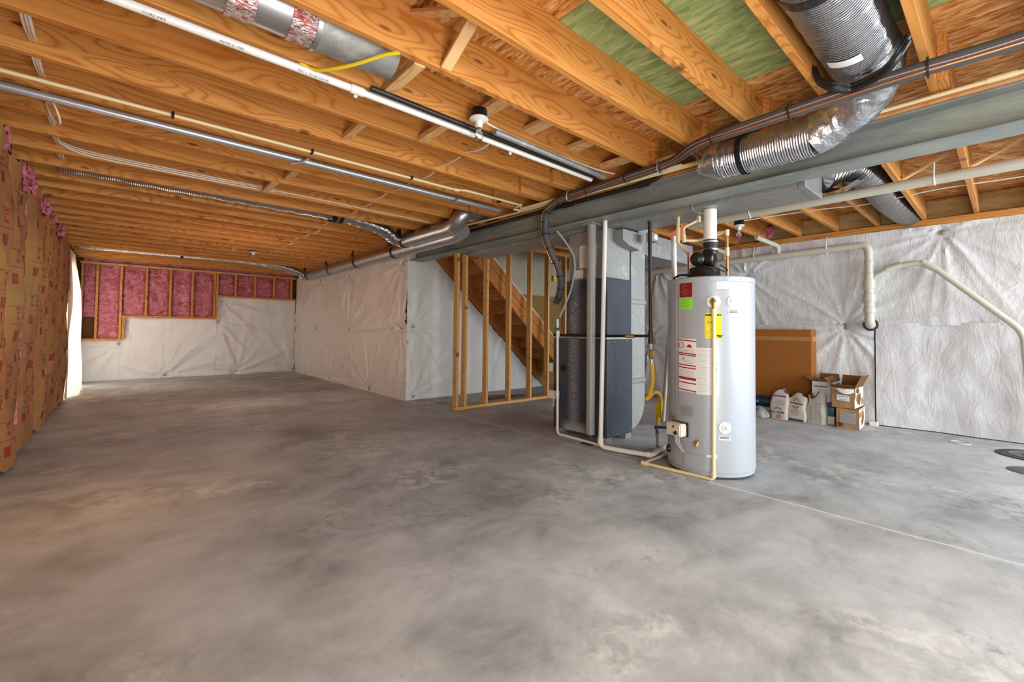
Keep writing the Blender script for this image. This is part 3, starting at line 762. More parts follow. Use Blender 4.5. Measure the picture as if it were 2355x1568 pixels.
# round duct in joist bay, top left of centre
t = thing('round_duct', 'grey round duct in joist bay with red printed foil tape bands', 'duct', (.3, 2.07, 2.35))
Dy, Dz = 2.07, 2.475
link('pipe_run', cyl(BM(), (-.66, Dy, Dz), (.6, Dy, Dz), .115, seg=32), M['galv'], t, True)
for a, b in ((.27, .37), (.50, .60)):
    bm = BM(); tube(bm, [V((a+(b-a)*i/6, Dy, Dz)) for i in range(7)], [.121+.003*sin(i*2) for i in range(7)], 28); link('foil_tape', bm, M['foil_red'], t, True)
link('joint_ring', cyl(BM(), (.6, Dy, Dz), (.62, Dy, Dz), .125, seg=32), M['galv'], t, True)
link('reducer', cyl(BM(), (.62, Dy, Dz), (.99, Dy, Dz-.005), .118, .108, 32), M['galv_dull'], t, True)

# ------------------------------------------------------------------ blocking and bridging between joists
def yk(k): return Y0+SP*k
blocks = [(1.05, -2, 2.385, .06), (1.72, -2, 2.5, .09), (2.12, -2, 2.5, .09), (2.58, -2, 2.5, .09), (3.0, -2, 2.47, .09), (1.13, 0, 2.42, .05), (1.5, -1, 2.385, .06), (1.06, 3, 2.42, .06), (.98, 4, 2.39, .06), (1.2, 12, 2.42, .05), (1.35, 14, 2.4, .05)]
bl = ['flat pine block just past the end of the grey round duct', 'pine block under subfloor behind the ceiling bulb', 'pine block under subfloor, second right of the ceiling bulb', 'pine block under subfloor, third right of the ceiling bulb', 'pine block under subfloor close to the steel beam', 'small pine block left of the bulb, above the cream pipe', 'pine strip crossing the white pipe beside the bulb', 'pale pine block above the white cable pair, nearer one', 'pale pine block over the white cable pair, farther one', 'small pale block deep in the left ceiling, nearer one', 'small pale block deep in the left ceiling, farther one']
for (x, k, z, w), lb in zip(blocks, bl):
    tag(board('blocking', (x, yk(k)+.039, z), (x, yk(k+1)-.001, z), w, .036, M['pale_wood']), lb, 'wood block', 'blocking between joists')
# crossed bridging struts (1x3) near the top centre and right of the beam
def strut(xa, k, flip, lb, low=ZJ+.02, hi=ZS-.03, dx=0):
    a = V((xa, yk(k)+.04, hi if flip else low)); b = V((xa+dx, yk(k+1)-.002, low if flip else hi))
    tag(board('bridging_strut', a, b, .06, .018, M['pale_wood'], up=(0, 0, 1)), lb, 'wood strut', 'diagonal bridging struts')
strut(1.17, -3, True, 'pale diagonal strut ending above the grey duct end', low=ZJ+.01)
strut(1.05, -4, False, 'pale diagonal strut at the top edge right of the knotty joist', low=ZJ+.01)
strut(1.0, -3, False, 'short diagonal strut against subfloor near the top centre')
for i, k in enumerate((-7, -6, -5, -4)):
    strut(5.0, k, True, 'diagonal bridging strut right of the steel beam, falling one, %s bay from the right' % ORD[i])
    strut(5.08, k, False, 'diagonal bridging strut right of the steel beam, rising one, %s bay from the right' % ORD[i])

# ------------------------------------------------------------------ pipes on the ceiling
def pipe(name, label, cat, pts, r, mat, er=.04, fit=(), fr=1.35, fmat=None, seg=12, fname='coupling'):
    t = thing(name, label, cat, pts[0])
    link('pipe_run', tube(BM(), elbowpath(pts, er), r, seg), mat, t, True)
    for a, b in fit: link(fname, cyl(BM(), a, b, r*fr, seg=seg+4), fmat or mat, t, True)
    return t
t = pipe('supply_pipe', 'thin cream plastic pipe crossing under joists from the left edge', 'pipe', [(-.66, 3.33, 2.357), (2.25, 3.33, 2.357), (2.32, 3.28, 2.357), (3.02, 3.28, 2.357), (3.02, 3.36, 2.357)], .011, M['cpvc'], .02, [((2.22, 3.33, 2.357), (2.27, 3.32, 2.357))])
for x in (.18, .98, 1.78, 2.75): link('pipe_clip', bbox(x, x+.014, 3.305, 3.355, 2.343, 2.3735, .001), M['black'], t)
pipe('gas_pipe', 'shiny grey steel pipe running beneath joists beside the cream pipe', 'pipe', [(-.66, 3.515, 2.347), (2.95, 3.56, 2.347)], .024, M['steel_pipe'], fit=[((1.0, 3.535, 2.347), (1.03, 3.535, 2.347))], fr=1.15, fname='hanger_band')
for x, y in ((1.02, 3.47), (2.42, 3.5)):
    tag(link('pipe_strap', tube(BM(), [(x, y+.03, 2.37), (x-.06, y+.02, 2.32), (x-.14, y, 2.28)], .008, 8), M['galv'], smooth=True), 'loose metal strap dangling by the grey steel pipe, %s' % ('nearer one' if x < 2 else 'one near the steel beam'), 'strap', 'loose pipe straps')
t = pipe('vent_pipe', 'white plastic pipe along the joist with black printing', 'pipe', [(-.66, 2.272, 2.346), (1.2, 2.278, 2.346), (2.9, 2.30, 2.350)], .020, M['white_pvc'], fit=[((.86, 2.277, 2.346), (.93, 2.277, 2.346))], fr=1.2)
link('pipe_hook', bbox(.885, .905, 2.29, 2.305, 2.315, 2.345, .003), M['white_pvc'], t)
link('pipe_hook', bbox(2.0, 2.02, 2.305, 2.32, 2.318, 2.345, .003), M['white_pvc'], t)
bm = BM()
for i, (x, s) in enumerate(((.02, 'CORE PIPE'), (.28, 'ASTM D 1785'), (.6, 'PVC 1 1/2 IN SCH 40'))):
    def fT(u, v, x=x):
        a = -2.2+v/.020
        return V((x+u, 2.274+.0208*cos(a)*1., 2.346+.0208*sin(a)))
    put_text(bm, s, .016, lambda u, v, fT=fT: fT(u, -v), 'LEFT')
link('printing', bm, M['grey_ink'], t)
pipe('gas_pipe', 'black iron pipe beside the white plastic pipe under joists', 'pipe', [(.95, 2.222, 2.356), (2.9, 2.255, 2.356)], .016, M['dark_pipe'])
pipe('conduit', 'grey plastic conduit behind the bulb leading to steel beam', 'pipe', [(1.75, 2.165, 2.352), (2.92, 2.195, 2.352)], .021, M['galv_dull'], fit=[((2.86, 2.193, 2.352), (2.93, 2.195, 2.352))], fr=1.15)
# along the beam
pipe('supply_pipe', 'cream plastic pipe following the top of the steel beam', 'pipe', [(3.2, -1.0, 2.350), (3.195, 1.4, 2.345), (3.15, 3.6, 2.35), (3.08, 4.4, 2.35)], .012, M['cpvc'], fit=[((3.2, -.05, 2.35), (3.2, .05, 2.35))])
pipe('supply_pipe', 'second cream plastic pipe side by side above beam, ending at elbow', 'pipe', [(3.165, 1.5, 2.345), (3.10, 3.40, 2.347), (3.03, 3.42, 2.347)], .012, M['cpvc'], .02, [((3.10, 3.3, 2.347), (3.10, 3.42, 2.347))])
pipe('supply_pipe', 'third cream plastic pipe in the bundle above beam', 'pipe', [(3.135, 1.62, 2.345), (3.07, 3.35, 2.347), (3.07, 3.35, 2.40)], .012, M['cpvc'], .02)
pipe('supply_pipe', 'short cream pipe loop rising between joists beside the insulated lines', 'pipe', [(3.1, 1.85, 2.345), (3.1, 1.85, 2.42), (3.1, 1.55, 2.42), (3.25, 1.55, 2.42), (3.25, 1.55, 2.37)], .012, M['cpvc'], .02)
pipe('gas_pipe', 'dark iron gas pipe beneath the cream pipes along steel beam', 'pipe', [(3.215, 4.6, 2.31), (3.215, 2.0, 2.31), (3.215, 1.85, 2.33), (3.215, 1.8, 2.42)], .02, M['dark_pipe'], .05, [((3.215, 2.78, 2.31), (3.215, 2.9, 2.31)), ((3.215, 1.95, 2.31), (3.215, 2.05, 2.31))])
tag(link('orange_cable', tube(BM(), smoothpath([(3.23, 5.2, 2.330), (3.225, 4.3, 2.326), (3.235, 3.3, 2.332), (3.225, 2.4, 2.327), (3.235, 1.5, 2.331), (3.22, .9, 2.333), (3.235, .3, 2.345), (3.23, -.9, 2.35)], 8), .007, 8), M['orange_cable'], smooth=True), 'thin orange cable lying along the top edge of steel beam', 'cable')
# refrigerant line set
t = thing('line_set', 'dark foam insulated refrigerant lines with bare copper pipe and zip ties', 'pipe', (2.85, 1.5, 2.3))
LS = smoothpath([(2.68, -1.0, 2.262), (2.65, -.06, 2.26), (2.622, .34, 2.258), (2.645, 1.0, 2.262), (2.74, 1.3, 2.29), (2.95, 1.6, 2.318), (3.02, 1.95, 2.325), (3.035, 2.4, 2.325), (3.06, 2.8, 2.315), (3.13, 3.02, 2.27), (3.155, 3.08, 2.14), (3.165, 3.07, 2.0), (3.22, 3.04, 1.85), (3.30, 3.02, 1.7), (3.36, 3.04, 1.56), (3.40, 3.10, 1.45), (3.44, 3.18, 1.38)], 10)
link('foam_sleeve', tube(BM(), LS, .033, 16), M['insul'], t, True)
def offs(P, a, r):
    out = []
    for i, p in enumerate(P):
        d = (P[min(i+1, len(P)-1)]-P[max(i-1, 0)]).normalized(); s, u, _ = frame(d)
        w = V((-cos(a), 0, sin(a))).lerp(V((-.55, .8, 0)), min(1, abs(d.z)*1.3)); w -= d*w.dot(d); w.normalize()
        out.append(p+w*r)
    return out
link('copper_pipe', tube(BM(), offs(LS, -.75, .037), .0055, 8), M['copper'], t, True)
link('control_wire', tube(BM(), [p+V((0, 0, .004*sin(i*.35))) for i, p in enumerate(offs(LS, -.25, .036))], .003, 6), plain('pink_brown_wire', srgb(190, 140, 130), .4), t, True)
for i in range(8, len(LS)-4, 9):
    d = (LS[i+1]-LS[i]).normalized()
    link('zip_tie', cyl(BM(), LS[i]-d*.004, LS[i]+d*.004, .046 if i < 200 else .04, seg=16, caps=False), M['black'], t, True)
for i, (p, tt) in enumerate((((2.98, 1.7, 2.30), 'near the foil duct'), ((3.045, 2.65, 2.30), 'near where they drop'))):
    bm = BM(); x, y, z = p
    tube(bm, smoothpath([(x-.03, y, ZJ), (x-.045, y+.01, z+.02), (x-.03, y+.015, z-.02), (x+.03, y+.02, z-.02)], 5), .006, 8)
    tag(link('pipe_strap', bm, M['galv'], smooth=True), 'small galvanised strap holding the insulated lines, %s' % tt, 'strap', 'galvanised straps on the insulated lines')
# cables
for i, k in enumerate(range(-1, 15)):
    xx = 1.9+.02*sin(k*1.7); y0 = yk(k)+.038; y1 = yk(k+1)
    z = 2.415+.01*sin(k*2.1)
    tag(link('ceiling_cable', tube(BM(), smoothpath([(xx, y0-.01, z), (xx+.004, (y0+y1)/2, z-.012-.02*abs(sin(k*1.3))), (xx, y1+.01, z)], 5), .0065, 6), M['white_cable'], smooth=True),
        'short length of thin white cable spanning a joist bay, %s back from the bulb' % ORD[i], 'cable', 'white cable threaded through the joists')
for i, k in enumerate(range(0, 6)):
    xx = -.37-.01*k; y0 = yk(k)+.038; y1 = yk(k+1)
    bm = BM()
    t = thing('cable_bundle', 'white cables crossing a joist bay near the left wall, %s bay back' % ORD[i], 'cable', (xx, y0, 2.42), 'white cables threaded near the left wall')
    for j in range(3):
        link('cable', tube(BM(), smoothpath([(xx+.012*j, y0-.01, 2.44), (xx+.012*j+.003*sin(j+k), (y0+y1)/2, 2.415-.006*j), (xx+.008*j, y1+.008, 2.44)], 5), .006, 6), M['white_cable'], t, True)
tag(link('cable_loop', tube(BM(), smoothpath([(-.37, 3.62, 2.42), (-.33, 3.66, 2.34), (-.32, 3.75, 2.29), (-.36, 3.80, 2.33), (-.39, 3.84, 2.42)], 6), .006, 6), M['white_cable'], smooth=True), 'loose white cable loop hanging below the grey steel pipe', 'cable')
t = thing('cable_run', 'group of white cables stapled along a joist side at left', 'cable', (1, 4.75, 2.4))
yj = yk(5)-.007   # near face of joist 5
link('cable', tube(BM(), smoothpath([(-.42, yj-.03, 2.45), (-.3, yj-.005, 2.415), (-.1, yj, 2.405), (.5, yj, 2.40), (1.05, yj, 2.408), (2.0, yj, 2.40), (2.9, yj, 2.39), (3.15, yj-.1, 2.36)], 6), .006, 6), M['white_cable'], t, True)
link('cable', tube(BM(), smoothpath([(-.42, yj-.03, 2.46), (-.3, yj-.01, 2.43), (-.1, yj, 2.42), (.5, yj, 2.417), (1.05, yj, 2.422)], 6), .006, 6), M['white_cable'], t, True)
link('cable', tube(BM(), smoothpath([(-.42, yj-.03, 2.45), (-.3, yj-.004, 2.40), (-.1, yj, 2.387), (.5, yj, 2.383), (1.0, yj, 2.39), (1.05, yj, 2.39)], 6), .006, 6), M['white_cable'], t, True)
tag(link('yellow_cable', tube(BM(), smoothpath([(.60, 2.285, 2.385), (.66, 2.26, 2.358), (.72, 2.17, 2.342), (.80, 2.05, 2.347), (.88, 1.93, 2.367), (.93, 1.87, 2.372)], 6), .009, 8), M['yellow_cable'], smooth=True), 'yellow cable slung beneath the grey round duct', 'cable')

# ------------------------------------------------------------------ light bulbs
def bulb(x, y, z, label, cable=None):
    t = thing('bare_bulb_light', label, 'light', (x, y, z), 'bare bulb ceiling lights')
    link('junction_box', lathe(BM(), [(0, .055), (.05, .055), (.052, .05), (.052, 0), (0, 0)], (x, y, z), (0, 0, 1), 24), M['black'], t, True)
    link('lampholder', lathe(BM(), [(0, 0), (.058, 0), (.06, -.008), (.05, -.014), (.026, -.022), (.022, -.05), (.018, -.058), (0, -.058)], (x, y, z), (0, 0, 1), 24), M['white_plate'], t, True)
    b = link('bulb', lathe(BM(), [(.013, -.058), (.014, -.075), (.022, -.09), (.029, -.108), (.028, -.122), (.018, -.135), (0, -.139)], (x, y, z), (0, 0, 1), 20), M['bulb'], t, True)
    link('filament_stem', cyl(BM(), (x, y, z-.058), (x, y, z-.10), .003, seg=6), M['galv'], b, True)
    return t
t = bulb(1.61, 2.15, 2.385, 'bare bulb in white holder on the nearest joist at top centre')
tag(link('light_cable', tube(BM(), smoothpath([(1.67, 2.185, 2.405), (1.76, 2.175, 2.385), (1.9, 2.20, 2.39), (2.0, 2.215, 2.40), (2.3, 2.22, 2.395), (2.6, 2.22, 2.40), (2.85, 2.20, 2.395), (3.05, 2.17, 2.40)], 6), .006, 6), M['white_cable'], smooth=True), 'white cable running from the ceiling bulb to the beam', 'cable')
bulb(1.63, 8.56, 2.375, 'small bare bulb on the joists deep in left ceiling')
bulb(5.26, 2.03, 2.31, 'bare bulb beneath joists right of the white vent pipe')

# ------------------------------------------------------------------ furnace
t = thing('furnace', 'tall dark slate furnace cabinet standing on concrete blocks', 'furnace', (3.7, 2.85, 0))
link('lower_cabinet', bbox(3.47, 3.90, 2.545, 3.24, .055, 1.0, .006, 2), M['furnace'], t)
link('upper_cabinet', bbox(3.475, 3.885, 2.55, 3.07, 1.02, 1.60, .006, 2), M['furnace'], t)
link('seam_band', bbox(3.48, 3.88, 2.555, 3.2, 1.0, 1.02, .001), M['galv'], t)
link('edge_flange', bbox(3.461, 3.472, 2.536, 2.575, .06, .995, .003), M['furnace'], t)
link('vent_plug', cyl(BM(), (3.462, 3.10, .69), (3.471, 3.10, .69), .032), M['black'], t, True)
for i in range(14):
    s = [(3.50, .97), (3.60, .975), (3.70, .98), (3.80, .985), (3.88, .97), (3.50, .09), (3.62, .085), (3.75, .09), (3.88, .10), (3.89, .55), (3.89, .35), (3.55, .52), (3.67, .53), (3.80, .54)][i]
    link('screw', lathe(BM(), [(0, .004), (.004, .003), (.006, 0)], (s[0], 2.545, s[1]), (0, -1, 0), 8), M['galv'], t, True)
p = link('plenum', bbox(3.49, 3.875, 2.565, 3.05, 1.601, 2.088, .003), M['galv_dull'], t)
bm = BM(); box(bm, 3.480, 3.489, 2.70, 2.90, 1.72, 1.95)
q = link('filter_frame', bm, M['white_plate'], t); link('filter_panel', box(BM(), 3.476, 3.4795, 2.73, 2.87, 1.75, 1.92), M['ivory'], q)
bm = BM(); box(bm, 3.484, 3.4895, 2.86, 2.96, 1.62, 1.70); q = link('paper_label', bm, M['paper'], t)
bm = BM()
for j in range(4): box(bm, 3.4832, 3.4838, 2.875, 2.945, 1.635+.013*j, 1.637+.013*j)
link('lettering', bm, M['grey_ink'], q)
# angled take-off on the plenum
bm = prism(BM(), [(3.60, 2.46, 1.97), (3.70, 2.46, 1.93), (3.90, 2.46, 1.90), (4.10, 2.46, 2.09), (4.10, 2.46, 2.30), (3.87, 2.46, 2.30), (3.87, 2.46, 2.075), (3.60, 2.46, 2.075)], (0, .10, 0)); link('duct_takeoff', bm, M['galv_dull'], t)
for i, (x, y) in enumerate(((3.47, 3.14), (3.47, 2.56), (3.80, 2.56), (3.80, 3.14))):
    o = bbox(x+.0, x+.1, y, y+.09, 0, .0545, .003)
    tag(link('concrete_block', o, M['block']), 'small grey concrete block under furnace, %s corner' % ['left', 'front', 'right', 'rear'][i], 'block', 'blocks under the furnace')
# side electrical box and pipes on furnace left
t = thing('switch_box', 'grey metal electrical box with conduit on the left furnace side', 'electrical box', (3.52, 3.27, .66))
link('box_body', bbox(3.47, 3.56, 3.245, 3.30, .62, .74), M['galv_dull'], t); link('cover_plate', bbox(3.462, 3.47, 3.25, 3.30, .64, .73), M['white_plate'], t)
link('conduit', tube(BM(), smoothpath([(3.51, 3.27, .74), (3.49, 3.25, .95), (3.44, 3.20, 1.1), (3.42, 3.17, 1.2)], 6), .009, 8), M['grey_conduit'], t, True)
tag(link('flexible_conduit', tube(BM(), smoothpath([(3.30, 3.05, 2.10), (3.36, 2.98, 1.98), (3.42, 2.93, 1.85), (3.44, 2.93, 1.7), (3.43, 2.97, 1.5), (3.41, 3.04, 1.33), (3.395, 3.09, 1.22)], 8), .011, 10), M['grey_conduit'], smooth=True), 'grey flexible conduit curving down the plenum to furnace', 'conduit')
t = thing('condensate_drain', 'white plastic condensate drain pipe down furnace front and along floor', 'pipe', (3.39, 3.1, 0))
link('pipe_run', tube(BM(), elbowpath([(3.385, 3.11, 1.20), (3.385, 3.10, .015), (3.385, 3.0, .015), (3.352, 2.45, .015), (3.435, 2.055, .015), (3.70, 2.145, .015)], .04), .014, 12), M['white_pvc'], t, True)
for z in (1.02, .40): link('coupling', cyl(BM(), (3.385, 3.105, z), (3.385, 3.105, z+.06), .019), M['white_pvc'], t, True)
link('clamp_band', cyl(BM(), (3.385, 3.108, 1.08), (3.385, 3.108, 1.11), .018), M['green_clamp'], t, True)
t = thing('condensate_trap', 'white condensate trap fixed to the lower left furnace edge', 'trap', (3.42, 3.2, .35))
link('trap_body', bbox(3.40, 3.46, 3.14, 3.25, .36, .45, .01, 2), M['white_plate'], t); link('outlet', cyl(BM(), (3.42, 3.19, .28), (3.42, 3.19, .36), .014), M['grey_conduit'], t, True); link('hose', tube(BM(), [(3.44, 3.2, .45), (3.45, 3.2, .52)], .01), M['black'], t, True)
t = thing('drain_pipe', 'tall white plastic drain pipe beside the column turning along floor', 'pipe', (3.29, 2.47, 0))
link('pipe_run', tube(BM(), elbowpath([(3.37, 2.50, 2.117), (3.285, 2.478, .028), (3.315, 2.30, .028), (3.385, 2.02, .028), (3.75, 2.095, .028)], .05), .021, 14), M['white_pvc'], t, True)
link('elbow', cyl(BM(), (3.286, 2.478, .05), (3.287, 2.479, .11), .027), M['white_pvc'], t, True)
link('coupling', cyl(BM(), (3.375, 2.06, .028), (3.386, 2.015, .028), .027), M['white_pvc'], t, True)
# gas line to furnace and heater
t = thing('gas_line', 'black iron gas pipe with yellow flexible connector between furnace and heater', 'pipe', (3.68, 2.14, 0))
link('riser', tube(BM(), [(3.59, 2.17, 2.35), (3.60, 2.16, 1.08)], .017, 12), M['dark_pipe'], t, True)
link('cross_pipe', tube(BM(), [(3.60, 2.16, 1.04), (3.44, 2.50, 1.035), (3.425, 2.60, 1.035), (3.425, 3.2, 1.035)], .013, 10), M['dark_pipe'], t, True)
link('tee', cyl(BM(), (3.60, 2.16, .97), (3.60, 2.16, 1.09), .024), M['dark_pipe'], t, True)
v_ = link('brass_valve', cyl(BM(), (3.535, 2.29, 1.037), (3.50, 2.36, 1.037), .019), M['brass'], t, True)
v2 = link('shutoff_valve', lathe(BM(), [(0, 0), (.014, 0), (.024, .02), (.024, .07), (.014, .09), (0, .09)], (3.605, 2.155, .83), (0, 0, 1), 8), M['brass'], t, True)
link('valve_handle', bbox(3.575, 3.59, 2.12, 2.14, .85, .91, .004), M['brass'], v2)
link('nipple', cyl(BM(), (3.602, 2.158, .92), (3.60, 2.16, .97), .012), M['steel_pipe'], t, True)
link('hose_end', cyl(BM(), (3.607, 2.155, .79), (3.605, 2.155, .83), .017), M['galv'], t, True)
link('yellow_hose', tube(BM(), smoothpath([(3.607, 2.155, .80), (3.615, 2.15, .72), (3.60, 2.14, .62), (3.54, 2.13, .53), (3.47, 2.12, .485), (3.53, 2.12, .505), (3.61, 2.13, .53), (3.70, 2.14, .515), (3.745, 2.14, .45), (3.735, 2.14, .35), (3.695, 2.14, .29), (3.69, 2.14, .235)], 8), .0165, 14), M['yellow'], t, True)
link('hose_tag', bbox(3.70, 3.705, 2.11, 2.17, .29, .43, 0), M['yellow_label'], t)
link('hose_end', cyl(BM(), (3.69, 2.14, .19), (3.69, 2.14, .24), .02), M['galv'], t, True)
link('drip_tee', cyl(BM(), (3.69, 2.14, .12), (3.69, 2.14, .19), .022), M['steel_pipe'], t, True)
link('drip_leg', tube(BM(), [(3.69, 2.14, .012), (3.69, 2.14, .13)], .014, 12), M['steel_pipe'], t, True)
link('drip_cap', cyl(BM(), (3.69, 2.14, .004), (3.69, 2.14, .04), .019), M['steel_pipe'], t, True)
# return duct right of the furnace
t = thing('return_duct', 'flat galvanised return air duct with curved boot right of furnace', 'duct', (4.12, 2.85, 0))
link('riser', bbox(3.985, 4.25, 2.62, 3.02, .53, 2.07, .003), M['galv_dull'], t)
pts = [(3.985, 2.62, .53), (4.25, 2.62, .53)]+[(3.985+.265*cos(a*pi/2/8), 2.62, .40-.34*sin(a*pi/2/8)) for a in range(9)]
link('boot', prism(BM(), [(3.985, 2.62, .055)]+[(3.985+.265*cos(a), 2.62, .36-.30*sin(a)) for a in [pi/2*(1-i/9) for i in range(9)]]+[(4.25, 2.62, .36), (4.25, 2.62, .529), (3.985, 2.62, .529)], (0, .4, 0)), M['galv_dull'], t)
for z in (.535, 1.37, 2.04): link('seam_collar', bbox(3.977, 4.258, 2.61, 3.03, z, z+.05, .004), M['galv'], t)
t = thing('branch_duct', 'horizontal rectangular galvanised duct beyond the gas riser', 'duct', (4.5, 2.8, 1.87))
link('duct_body', bbox(4.26, 5.35, 2.62, 3.0, 1.92, 2.16, .004), M['galv_dull'], t); link('end_collar', bbox(4.28, 4.32, 2.61, 3.01, 1.91, 2.17, .003), M['galv'], t)
t = thing('damper_control', 'small grey control box with wires on duct behind gas pipe', 'control box', (3.95, 2.3, 2.0))
link('box_body', bbox(3.86, 3.97, 2.30, 2.37, 1.97, 2.06), M['galv'], t); link('cover_plate', bbox(3.89, 3.95, 2.294, 2.30, 1.99, 2.04), M['white_plate'], t)
link('wire', tube(BM(), smoothpath([(3.93, 2.3, 1.97), (3.96, 2.28, 1.93), (4.0, 2.27, 1.95)], 5), .004, 6), M['orange_cable'], t, True)

# ------------------------------------------------------------------ water heater
HC = V((3.551, 1.599, 0)); HR = .322; TC = math.atan2(-HC.y, -HC.x)
def hp(ph, z, r=HR): a = TC+ph; return V((HC.x+r*cos(a), HC.y+r*sin(a), z))
t = thing('water_heater', 'large pale grey cylindrical gas water heater with stickers', 'water heater', (HC.x, HC.y, 0))
H_ = t
link('tank', lathe(BM(), [(0, .02), (HR-.006, .02), (HR-.006, .045), (HR, .05), (HR, 1.455), (HR+.004, 1.46), (HR+.004, 1.492), (HR-.004, 1.5), (HR-.03, 1.503), (0, 1.506)], HC, (0, 0, 1), 96), M['tank'], t, True, edge=30)
link('base_ring', lathe(BM(), [(0, 0), (HR-.014, 0), (HR-.012, .02), (0, .02)], HC, (0, 0, 1), 64), M['iron'], t, True)
def patch(ph0, ph1, z0, z1, r=HR+.0015, n=10):
    bm = BM(); grid(bm, n, 1, lambda u, v: hp(ph0+(ph1-ph0)*u, z0+(z1-z0)*v, r)); return bm
def htext(bm, s, size, ph, z, r=HR+.003, align='CENTER', bold=0): return put_text(bm, s, size, lambda u, v: hp(ph+u/r, z+v, r), align, bold)
def hline(bm, ph0, ph1, z, w=.0015, r=HR+.0028): grid(bm, 6, 1, lambda u, v: hp(ph0+(ph1-ph0)*u, z+w*v, r))
def sticker(name, ph0, ph1, z0, z1, mat, marks=()):
    s = link(name, patch(ph0, ph1, z0, z1), mat, H_, True)
    for nm, fn, m in marks:
        bm = BM(); fn(bm); link(nm, bm, m, s)
    return s
# raised seam strip
link('seam_strip', patch(-.85, -.77, .47, 1.45, HR+.005, 3), M['tank'], t, True)
def spiral(bm):
    c, z = -.55, 1.43
    pts = [hp(c+(.006+.0045*a)*cos(a)/HR, z+(.006+.0045*a)*sin(a)*1., HR+.0035) for a in [i*.35 for i in range(17)]]
    tube(bm, pts, .0012, 4)
def redlines(bm):
    htext(bm, 'POWER VENT', .011, -.55, 1.392)
    for i in range(3): hline(bm, -.66+.02*i, -.45-.02*i, 1.38-.008*i)
sticker('brand_sticker', -.72, -.385, 1.348, 1.468, M['dark_red'], [('emblem', spiral, M['pink_ink']), ('lettering', redlines, M['pink_ink'])])
def glines(bm):
    for i in range(5): hline(bm, -.69+.03*(i % 2), -.42-.04*(i % 3), 1.327-.014*i)
sticker('green_sticker', -.73, -.37, 1.252, 1.338, M['green_label'], [('lettering', glines, M['grey_ink'])])
def wl(bm):
    for i in range(6): hline(bm, .16, .43, 1.452-.011*i, .001)
sticker('rating_sticker', .14, .455, 1.40, 1.468, M['paper'], [('lettering', wl, M['grey_ink'])])
def yl(bm): htext(bm, 'ENERGYGUIDE', .0165, .075, 1.207, bold=.0008); htext(bm, '$ 29', .024, .02, 1.155); htext(bm, '229', .017, .06, 1.098); htext(bm, 'ENERGY', .011, .21, 1.055, bold=.0008); htext(bm, 'STAR', .011, .21, 1.045, bold=.0008)
def yl2(bm):
    for z in (1.18, 1.14, 1.085, 1.07, 1.052): hline(bm, -.08, .2, z, .001)
sticker('energy_label', -.107, .257, 1.033, 1.225, M['yellow_label'], [('lettering', yl, M['ink']), ('fine_print', yl2, M['grey_ink'])])
def wr(bm):
    for z in (1.015, .917, .904, .828, .808, .722, .694, .638): grid(bm, 6, 1, lambda u, v, z=z: hp(-.735+.44*u, z+(.008 if z != .722 else .018)*v-.01*u, HR+.003))
    tube(bm, [hp(-.66+.022*cos(a)/HR, .978+.022*sin(a), HR+.004) for a in [i*pi/8 for i in range(16)]], .002, 4, closed=True)
    prism(bm, [hp(-.53, .965, HR+.003), hp(-.38, .96, HR+.003), hp(-.42, .982, HR+.003), hp(-.47, .985, HR+.003)], V((0, 0, .0005)))
def wk(bm):
    put_text(bm, '!', .03, lambda u, v: hp(-.66+u/HR, .978+v, HR+.0045)); put_text(bm, 'X', .03, lambda u, v: hp(-.60+u/HR, .875+v, HR+.0045)); put_text(bm, '/', .03, lambda u, v: hp(-.56+u/HR, .855+v, HR+.0045))
    for i in range(5): hline(bm, -.52, -.32, .885-.011*i, .001)
    for i in range(3): hline(bm, -.71, -.33, .945-.009*i, .001)
    for i in range(7): hline(bm, -.71, -.33, .79-.01*i, .001)
sticker('warning_sticker', -.745, -.29, .625, 1.028, M['paper'], [('red_bars', wr, M['red']), ('lettering', wk, M['ink'])])
def ins(bm):
    for i in range(30):
        z = .945-.0106*i
        hline(bm, -.26, -.02-.02*(i % 3), z, .001); hline(bm, .0, .17-.015*(i % 4), z, .001)
def ins2(bm):
    for z in (.85, .81, .79, .74, .71): hline(bm, .06, .14, z, .004)
sticker('instruction_sticker', -.288, .195, .615, .963, M['paper'], [('lettering', ins, M['grey_ink']), ('heading', ins2, M['ink'])])
def pl(bm):
    for i in range(6): hline(bm, -.665, -.42, .505-.011*i, .001)
sticker('data_plate', -.685, -.367, .438, .522, M['silver_tag'], [('lettering', pl, M['grey_ink'])])
for ph, z, l0, l1, z0, z1 in ((.5, 1.309, .395, .633, 1.218, 1.25), (.313, .382, .19, .43, .292, .328)):
    o = link('element_cover', lathe(BM(), [(0, .004), (.008, .004), (.012, .012), (.022, .012), (.026, .006), (.043, .004), (.045, -.004)], hp(ph, z), hp(ph, 0)-HC, 28), M['white_plate'], t, True)
    link('port', lathe(BM(), [(0, .014), (.01, .013), (.011, .006)], hp(ph, z, HR), hp(ph, 0)-HC, 16), M['steel_pipe'], o, True)
    def cap(bm, l0=l0, l1=l1, z0=z0, z1=z1):
        for i in range(3): hline(bm, l0+.02, l1-.02, z1-.008-.009*i, .004)
    sticker('caution_sticker', l0, l1, z0, z1, M['paper'], [('lettering', cap, M['ink'])])
